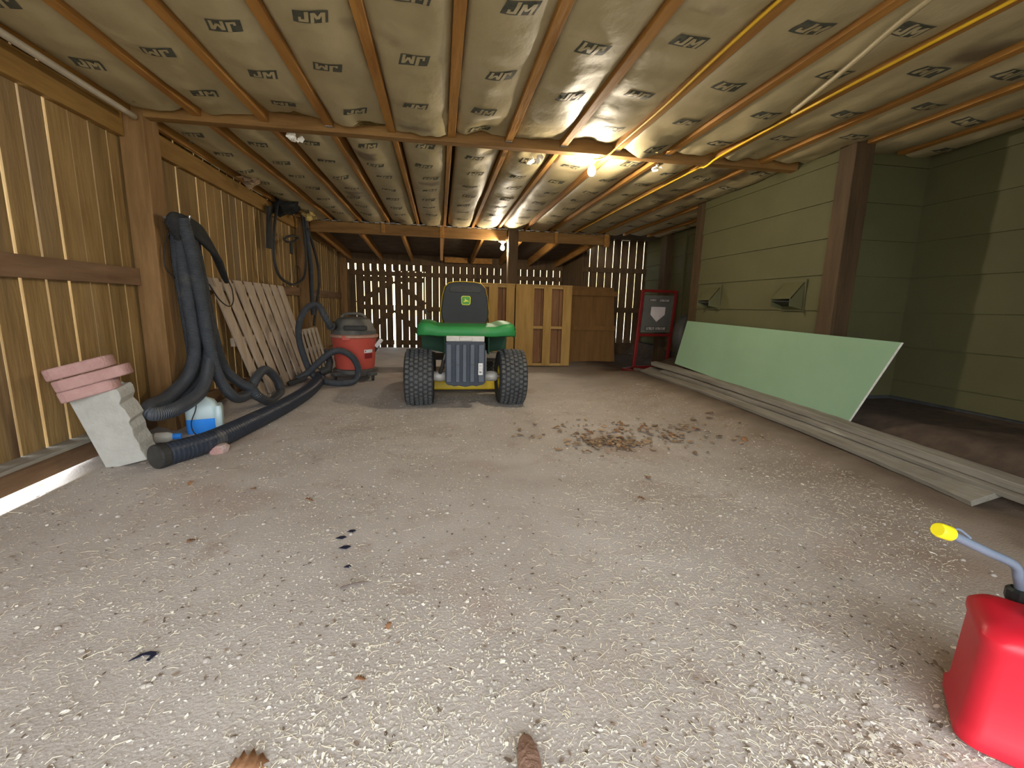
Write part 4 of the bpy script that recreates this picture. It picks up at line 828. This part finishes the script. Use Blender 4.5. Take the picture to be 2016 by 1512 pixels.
prof = [(0.24, -0.07), (0.30, -0.085), (0.335, -0.06), (0.345, 0), (0.335, 0.06), (0.30, 0.085), (0.24, 0.07)]
m.lathe(prof, (0, 0, 0), 'y', 40, cap=False)
m.v = [tuple(rotz(0.35) @ (Matrix.Rotation(-0.18, 3, 'X') @ V(p)) + V((3.12, 5.06, 0.58))) for p in m.v]
tt = tag(m.build('old_tyre', M['rubber'], smooth=0.8), 'black tyre standing between the drywall and the sign stand', 'tyre')

# ------------------------------------------------------------------ gas can
cu, cv = V((0.73, 0.685, 0)).normalized(), V((0.685, -0.73, 0)).normalized()
c0 = V((1.118, 0.655, 0.0)); GW, GL = 0.225, 0.30
cc = c0 + cu * GW / 2 + cv * GL / 2
ang = math.atan2(cu.y, cu.x)
t = thing('gas_can', (cc.x, cc.y, 0), 'red plastic gas can with yellow tipped spout in the near right corner', 'gas can')
loft(MB(), [(rrect(GW - .02, GL - .02, .05, 7), 0.0), (rrect(GW, GL, .040, 7), 0.010), (rrect(GW + .004, GL + .004, .040, 7), 0.035), (rrect(GW - .012, GL - .012, .040, 7), 0.052), (rrect(GW - .022, GL - .022, .040, 7), 0.232),
            (rrect(GW - .014, GL - .014, .040, 7), 0.246), (rrect(GW - .014, GL - .014, .040, 7), 0.262), (rrect(GW - .03, GL - .03, .05, 7), 0.276), (rrect(GW - .08, GL - .08, .04, 7), 0.284), (rrect(.05, .08, .02, 7), 0.287)], (cc.x, cc.y, 0), ang).build('can_body', M['canred'], t, smooth=0.7)
sb = V((1.345, 0.735, 0))
m = MB().lathe([(0.022, 0.272), (0.025, 0.282), (0.025, 0.300), (0.018, 0.306)], (sb.x, sb.y, 0), seg=12); m.build('spout_collar', M['capblack'], t, smooth=0.3)
s0 = V((sb.x, sb.y, 0.298)); s1 = V((1.303, 0.733, 0.372)); s2 = V((1.100, 0.733, 0.463)); s3 = V((1.068, 0.733, 0.474))
MB().tube(spline([s0, s0 * 0.5 + s1 * 0.5 + V((0.003, 0, 0)), s1, s1 * 0.55 + s2 * 0.45, s2], 6), 0.0098, 16).build('spout', M['spout'], t, smooth=1)
dd = (s3 - s2).normalized()
MB().tube([s2 - dd * 0.004, s2, s3 - dd * 0.004, s3], [0.0145, 0.0165, 0.016, 0.0135], 24).build('spout_cap', M['capyellow'], t, smooth=0.6)
MB().tube(spline([s2 - dd * 0.012 + V((0, 0, 0.013)), s2 - dd * 0.03 + V((0, 0, 0.016)), s2 - dd * 0.065 + V((0, 0, 0.006))], 5), [0.003] * 11, 8).build('spout_strap', M['spout'], t, smooth=1)
MB().tube(spline([cc - cv * 0.05 + V((0, 0, 0.275)), cc - cv * 0.03 + V((0, 0, 0.33)), cc + cv * 0.07 + V((0, 0, 0.33)), cc + cv * 0.09 + V((0, 0, 0.275))], 6), 0.014, 12).build('can_handle', M['canred'], t, smooth=1)

# ------------------------------------------------------------------ things on the floor
def gz(x, y): return ground_z(x, y)
def flake(m, x, y, s, n_=5, lift=0.003, curl=0.0, asp=1.0):
    a0 = R.uniform(0, 6.28); z = gz(x, y) + lift; vs = []
    for k in range(n_):
        a = 2 * PI * k / n_; u, v = s * R.uniform(0.6, 1.1) * math.cos(a) * asp, s * R.uniform(0.6, 1.1) * math.sin(a)
        vs.append((x + u * math.cos(a0) - v * math.sin(a0), y + u * math.sin(a0) + v * math.cos(a0), z + R.uniform(0, 1) * curl * s))
    m.add(vs, [tuple(range(n_))])
def dens(x, y): return 0.5 + 0.9 * noise.noise(V((x * 1.1, y * 0.8, 21))) + 0.5 * noise.noise(V((x * 3.1, y * 2.6, 5)))
m = MB(); cnt = 0
while cnt < 17000:
    y = 0.62 + 3.9 * R.random() ** 2.3; x = R.uniform(-1.9, 2.3)
    if abs(x) > 0.55 + 1.1 * y: continue
    hot = 1.3 * math.exp(-((x + 0.12) ** 2 / 0.05 + (y - 0.98) ** 2 / 0.10)) + 0.7 * math.exp(-((x - 0.12) ** 2 / 0.04 + (y - 1.1) ** 2 / 0.09))
    if R.random() > dens(x, y) * 0.7 + hot: continue
    flake(m, x, y, R.uniform(0.0012, 0.0034) * (1 + (0.9 if R.random() < 0.12 else 0)), 5, 0.003, 0.5, R.uniform(1, 2.4)); cnt += 1
tag(m.build('wood_shavings', M['chip']), 'pale wood chips scattered over the dirt floor', 'wood chips', kind='stuff')
m = MB(); cnt = 0
while cnt < 12000:
    y = 0.62 + 4.2 * R.random() ** 1.7; x = R.uniform(-1.84, 2.35)
    if abs(x) > 0.6 + 1.1 * y: continue
    hot = 1.0 * math.exp(-((x - 0.8) ** 2 / 0.25 + (y - 1.0) ** 2 / 0.25)) + 0.7 * math.exp(-((x + 0.15) ** 2 / 0.05 + (y - 0.95) ** 2 / 0.10)) + 0.4 * math.exp(-((x - 0.7) ** 2 / 0.6 + (y - 1.9) ** 2 / 0.12))
    if R.random() > dens(x, y + 4) * 0.55 + hot: continue
    l = R.uniform(0.003, 0.013) * (2.6 if R.random() < 0.04 else 1); a = R.uniform(0, 6.28); b = a + R.uniform(-0.7, 0.7); w = R.uniform(0.0004, 0.0008)
    p0 = V((x, y, 0)); p1 = p0 + V((math.cos(a), math.sin(a), 0)) * l; p2 = p1 + V((math.cos(b), math.sin(b), 0)) * l
    z = gz(x, y) + 0.003; nn_ = V((-math.sin(a), math.cos(a), 0)) * w; zz = [z, z + R.uniform(0, 0.006), z + R.uniform(0, 0.003)]
    vs = []
    for p, h in zip((p0, p1, p2), zz): vs += [p - nn_ + V((0, 0, h)), p + V((0, 0, h + w)), p + nn_ + V((0, 0, h))]
    m.add(vs, [(0, 1, 4, 3), (1, 2, 5, 4), (3, 4, 7, 6), (4, 5, 8, 7)]); cnt += 1
tag(m.build('straw', M['straw']), 'loose bits of straw scattered over the dirt floor', 'straw', kind='stuff')
m = MB(); cnt = 0
while cnt < 2200:
    y = 0.62 + 3.6 * R.random() ** 1.9; x = R.uniform(-1.84, 2.3)
    if abs(x) > 0.55 + 1.1 * y or R.random() > 0.2 + dens(x + 9, y): continue
    flake(m, x, y, R.uniform(0.0014, 0.0055), 5, 0.003, 0.6, R.uniform(1, 2.6)); cnt += 1
tag(m.build('bark_crumbs', M['crumb']), 'dark brown bark crumbs scattered over the dirt floor', 'bark crumbs', kind='stuff')
m = MB(); cnt = 0
while cnt < 420:
    x, y = R.gauss(1.35, 0.36), R.gauss(3.02, 0.20)
    if cnt % 3 == 0: x, y = R.gauss(1.22, 0.12), R.gauss(2.83, 0.07)
    if cnt % 7 == 0: x, y = R.gauss(1.8, 0.5), R.gauss(3.1, 0.25)
    if x > 2.4 or y < 2.55: continue
    flake(m, x, y, R.uniform(0.006, 0.020), 6, 0.004, 0.8, R.uniform(1, 2.2)); cnt += 1
tag(m.build('leaf_litter', M['litter']), 'drift of crumbled brown leaves on the floor right of the tractor', 'leaves', kind='stuff')
m = MB()
for i in range(420):
    x, y = R.uniform(-1.7, 2.2), 0.65 + 3.8 * R.random() ** 1.6; s = R.uniform(0.003, 0.011); z = gz(x, y)
    m.lathe([(s * 0.5, z - s * 0.3), (s, z), (s * 0.7, z + s * 0.5), (s * 0.2, z + s * 0.65)], (x, y, 0), seg=6)
tag(m.build('pebbles', M['pebble'], smooth=0.8), 'small stones and crumbs of earth across the dirt floor', 'pebbles', kind='stuff')
oak = []
for i, (l, w) in enumerate(((0, .004), (.12, .01), (.2, .16), (.28, .10), (.36, .26), (.46, .13), (.56, .30), (.66, .15), (.76, .24), (.86, .12), (1, .02))): oak.append((l, w))
def leaf(x, y, s, rot, col=None, first=[None]):
    if first[0] is None:
        k = MB(); n_ = len(oak); vs = []
        for l, w in oak:
            z = 0.10 * math.sin(l * 5) + 0.03
            vs += [(l - 0.5, -w, z + 0.20 * w + 0.1 * abs(w)), (l - 0.5, 0, z), (l - 0.5, w, z + 0.35 * abs(w))]
        k.add(vs, [(i * 3 + j, i * 3 + j + 1, i * 3 + 4 + j, i * 3 + 3 + j) for i in range(n_ - 1) for j in range(2)])
        o_ = k.build('dry_leaf', M['leaf'], smooth=2); first[0] = o_
        o_.modifiers.new('Solidify', 'SOLIDIFY').thickness = 0.008
    else: o_ = first[0].copy(); C.objects.link(o_)
    o_.location = (x, y, gz(x, y) + 0.004); o_.scale = (s, s, s); o_.rotation_euler = (0, 0, rot)
    return tag(o_, 'single dry brown oak leaf lying on the dirt floor', 'leaf', 'dry oak leaves on the floor')
for x, y, s in ((0.98, 1.925, .05), (1.97, 3.06, .11), (1.86, 3.10, .08), (1.26, 2.86, .09), (1.15, 2.80, .08), (1.34, 3.12, .08), (1.12, 3.10, .08), (1.71, 2.97, .09), (1.60, 3.2, .08), (0.96, 2.66, .06), (1.15, 2.2, .07), (-0.92, 2.25, .05),
                (-0.15, 1.18, .035), (0.9, 3.25, .08), (1.45, 3.3, .09), (0.75, 3.35, .07), (2.15, 2.75, .09), (1.3, 2.95, .08), (1.05, 2.9, .08), (1.22, 2.72, .09), (-0.385, 0.815, .085), (-0.95, 1.75, .05), (-0.62, 2.1, .045), (-0.2, 1.0, .03), (2.3, 3.4, .09), (-1.25, 2.35, .05)):
    leaf(x, y, s, R.uniform(0, 6.28))
def scrapp(pts, lab, m_=None, name='plastic_scrap', cat='scrap'):
    m = MB(); z = gz(*pts[0]) + 0.004
    m.prism(pts, (0, 0, z), (1, 0, 0), (0, 1, 0), (0, 0, 0.002)); return tag(m.build(name, m_ or M['scrap']), lab, cat, 'dark scraps on the floor')
def chip5(x, y, s, lab): return scrapp([(x + s * u, y + s * v) for u, v in ((-1, -.2), (-.3, .5), (.5, .6), (1, .1), (.3, -.6))], lab)
chip5(-0.363, 1.64, 0.022, 'largest of the dark plastic scraps on the floor left of centre')
chip5(-0.392, 1.715, 0.020, 'long dark plastic scrap just beyond the largest scrap')
chip5(-0.362, 1.765, 0.017, 'dark plastic scrap farthest up the row of scraps')
chip5(-0.327, 1.505, 0.013, 'small dark plastic scrap nearest the twig')
scrapp([(-0.800, 1.145), (-0.785, 1.168), (-0.765, 1.175), (-0.742, 1.168), (-0.750, 1.140), (-0.757, 1.142), (-0.756, 1.160), (-0.772, 1.163)], 'curled blue black plastic scrap at the near left of the floor')
tag(MB().tube([(-0.325, 1.375, gz(-0.325, 1.375) + 0.006), (-0.29, 1.392, gz(-0.29, 1.39) + 0.007), (-0.245, 1.402, gz(-0.245, 1.4) + 0.006)], 0.003, 6).build('twig', M['twig']), 'short dark twig lying below the plastic scraps', 'twig')
bk_ = MB().tube([(0.170, 0.60, 0.012), (0.172, 0.68, 0.02), (0.176, 0.75, 0.018), (0.178, 0.785, 0.010)], [0.020, 0.026, 0.024, 0.016], 9)
tag(bk_.build('bark_chunk', M['bark'], smooth=1), 'reddish brown bark chunk at the bottom edge of the floor', 'bark')
rk = MB().lathe([(0.02, -0.01), (0.055, 0.0), (0.06, 0.025), (0.04, 0.045), (0.01, 0.05)], (-1.36, 2.90 - 0.02, 0.0), seg=10); rk.v = [tuple(V(p) + V((0.012, 0.01, 0.006)) * noise.noise(V(p) * 30)) for p in rk.v]
tag(rk.build('stone_chunk', M['paver'], smooth=0.5), 'pinkish stone chunk beside the near end of the drain pipe', 'stone')

# ------------------------------------------------------------------ daylight, camera, view
w = bpy.data.worlds.new('World'); S.world = w; w.use_nodes = True
nt = w.node_tree; N = nt.nodes; L = nt.links; bg = N['Background']
tc = N.new('ShaderNodeTexCoord'); sx_ = N.new('ShaderNodeSeparateXYZ'); L.new(tc.outputs['Generated'], sx_.inputs[0])
rp = N.new('ShaderNodeValToRGB'); r = rp.color_ramp
r.elements[0].position = 0.50; r.elements[0].color = (0.48, 0.37, 0.165, 1); r.elements[1].position = 0.58; r.elements[1].color = (0.50, 0.415, 0.25, 1)
e = r.elements.new(0.66); e.color = (0.84, 0.92, 1.0, 1)
mr = N.new('ShaderNodeMapRange'); mr.inputs['From Min'].default_value = -1; mr.inputs['From Max'].default_value = 1
L.new(sx_.outputs['Z'], mr.inputs['Value']); L.new(mr.outputs[0], rp.inputs['Fac'])
front = N.new('ShaderNodeMapRange'); front.inputs['From Min'].default_value = -0.1; front.inputs['From Max'].default_value = -0.7   # open sky before the barn door, trees round the rest
L.new(sx_.outputs['Y'], front.inputs['Value'])
mx = N.new('ShaderNodeMix'); mx.data_type = 'RGBA'; L.new(front.outputs[0], mx.inputs['Factor']); L.new(rp.outputs['Color'], mx.inputs[6]); mx.inputs[7].default_value = (0.90, 0.95, 1.0, 1)
L.new(mx.outputs[2], bg.inputs['Color']); bg.inputs['Strength'].default_value = 9.5
def portal(name, loc, rot, sx, sy_):
    l = bpy.data.lights.new(name, 'AREA'); l.shape = 'RECTANGLE'; l.size = sx; l.size_y = sy_; l.cycles.is_portal = True
    o_ = bpy.data.objects.new(name, l); C.objects.link(o_); o_.location = loc; o_.rotation_euler = rot
portal('door_daylight', (-0.03, -1.5, 1.05), (PI / 2, 0, 0), 3.95, 2.4)
cam = bpy.data.cameras.new('Camera'); co = bpy.data.objects.new('Camera', cam); C.objects.link(co)
cam.sensor_width = 36.0; cam.sensor_fit = 'HORIZONTAL'; cam.lens = 870.0 / 2016 * 36; cam.clip_start = 0.02; cam.clip_end = 200
mt = Matrix(((0.98701326, 0.00415995, -0.16058491), (-0.15884433, 0.17427738, -0.97180033), (0.02394368, 0.98468781, 0.17267487))).to_4x4()
mt.translation = V((0, 0, 0.93)); co.matrix_world = mt; S.camera = co
S.view_settings.view_transform = 'Standard'; S.view_settings.look = 'None'; S.view_settings.gamma = 1; S.view_settings.use_curve_mapping = False
S.view_settings.exposure = 0.0
S.cycles.use_denoising = True
S.cycles.max_bounces = 10; S.cycles.diffuse_bounces = 8; S.cycles.sample_clamp_indirect = 6.0
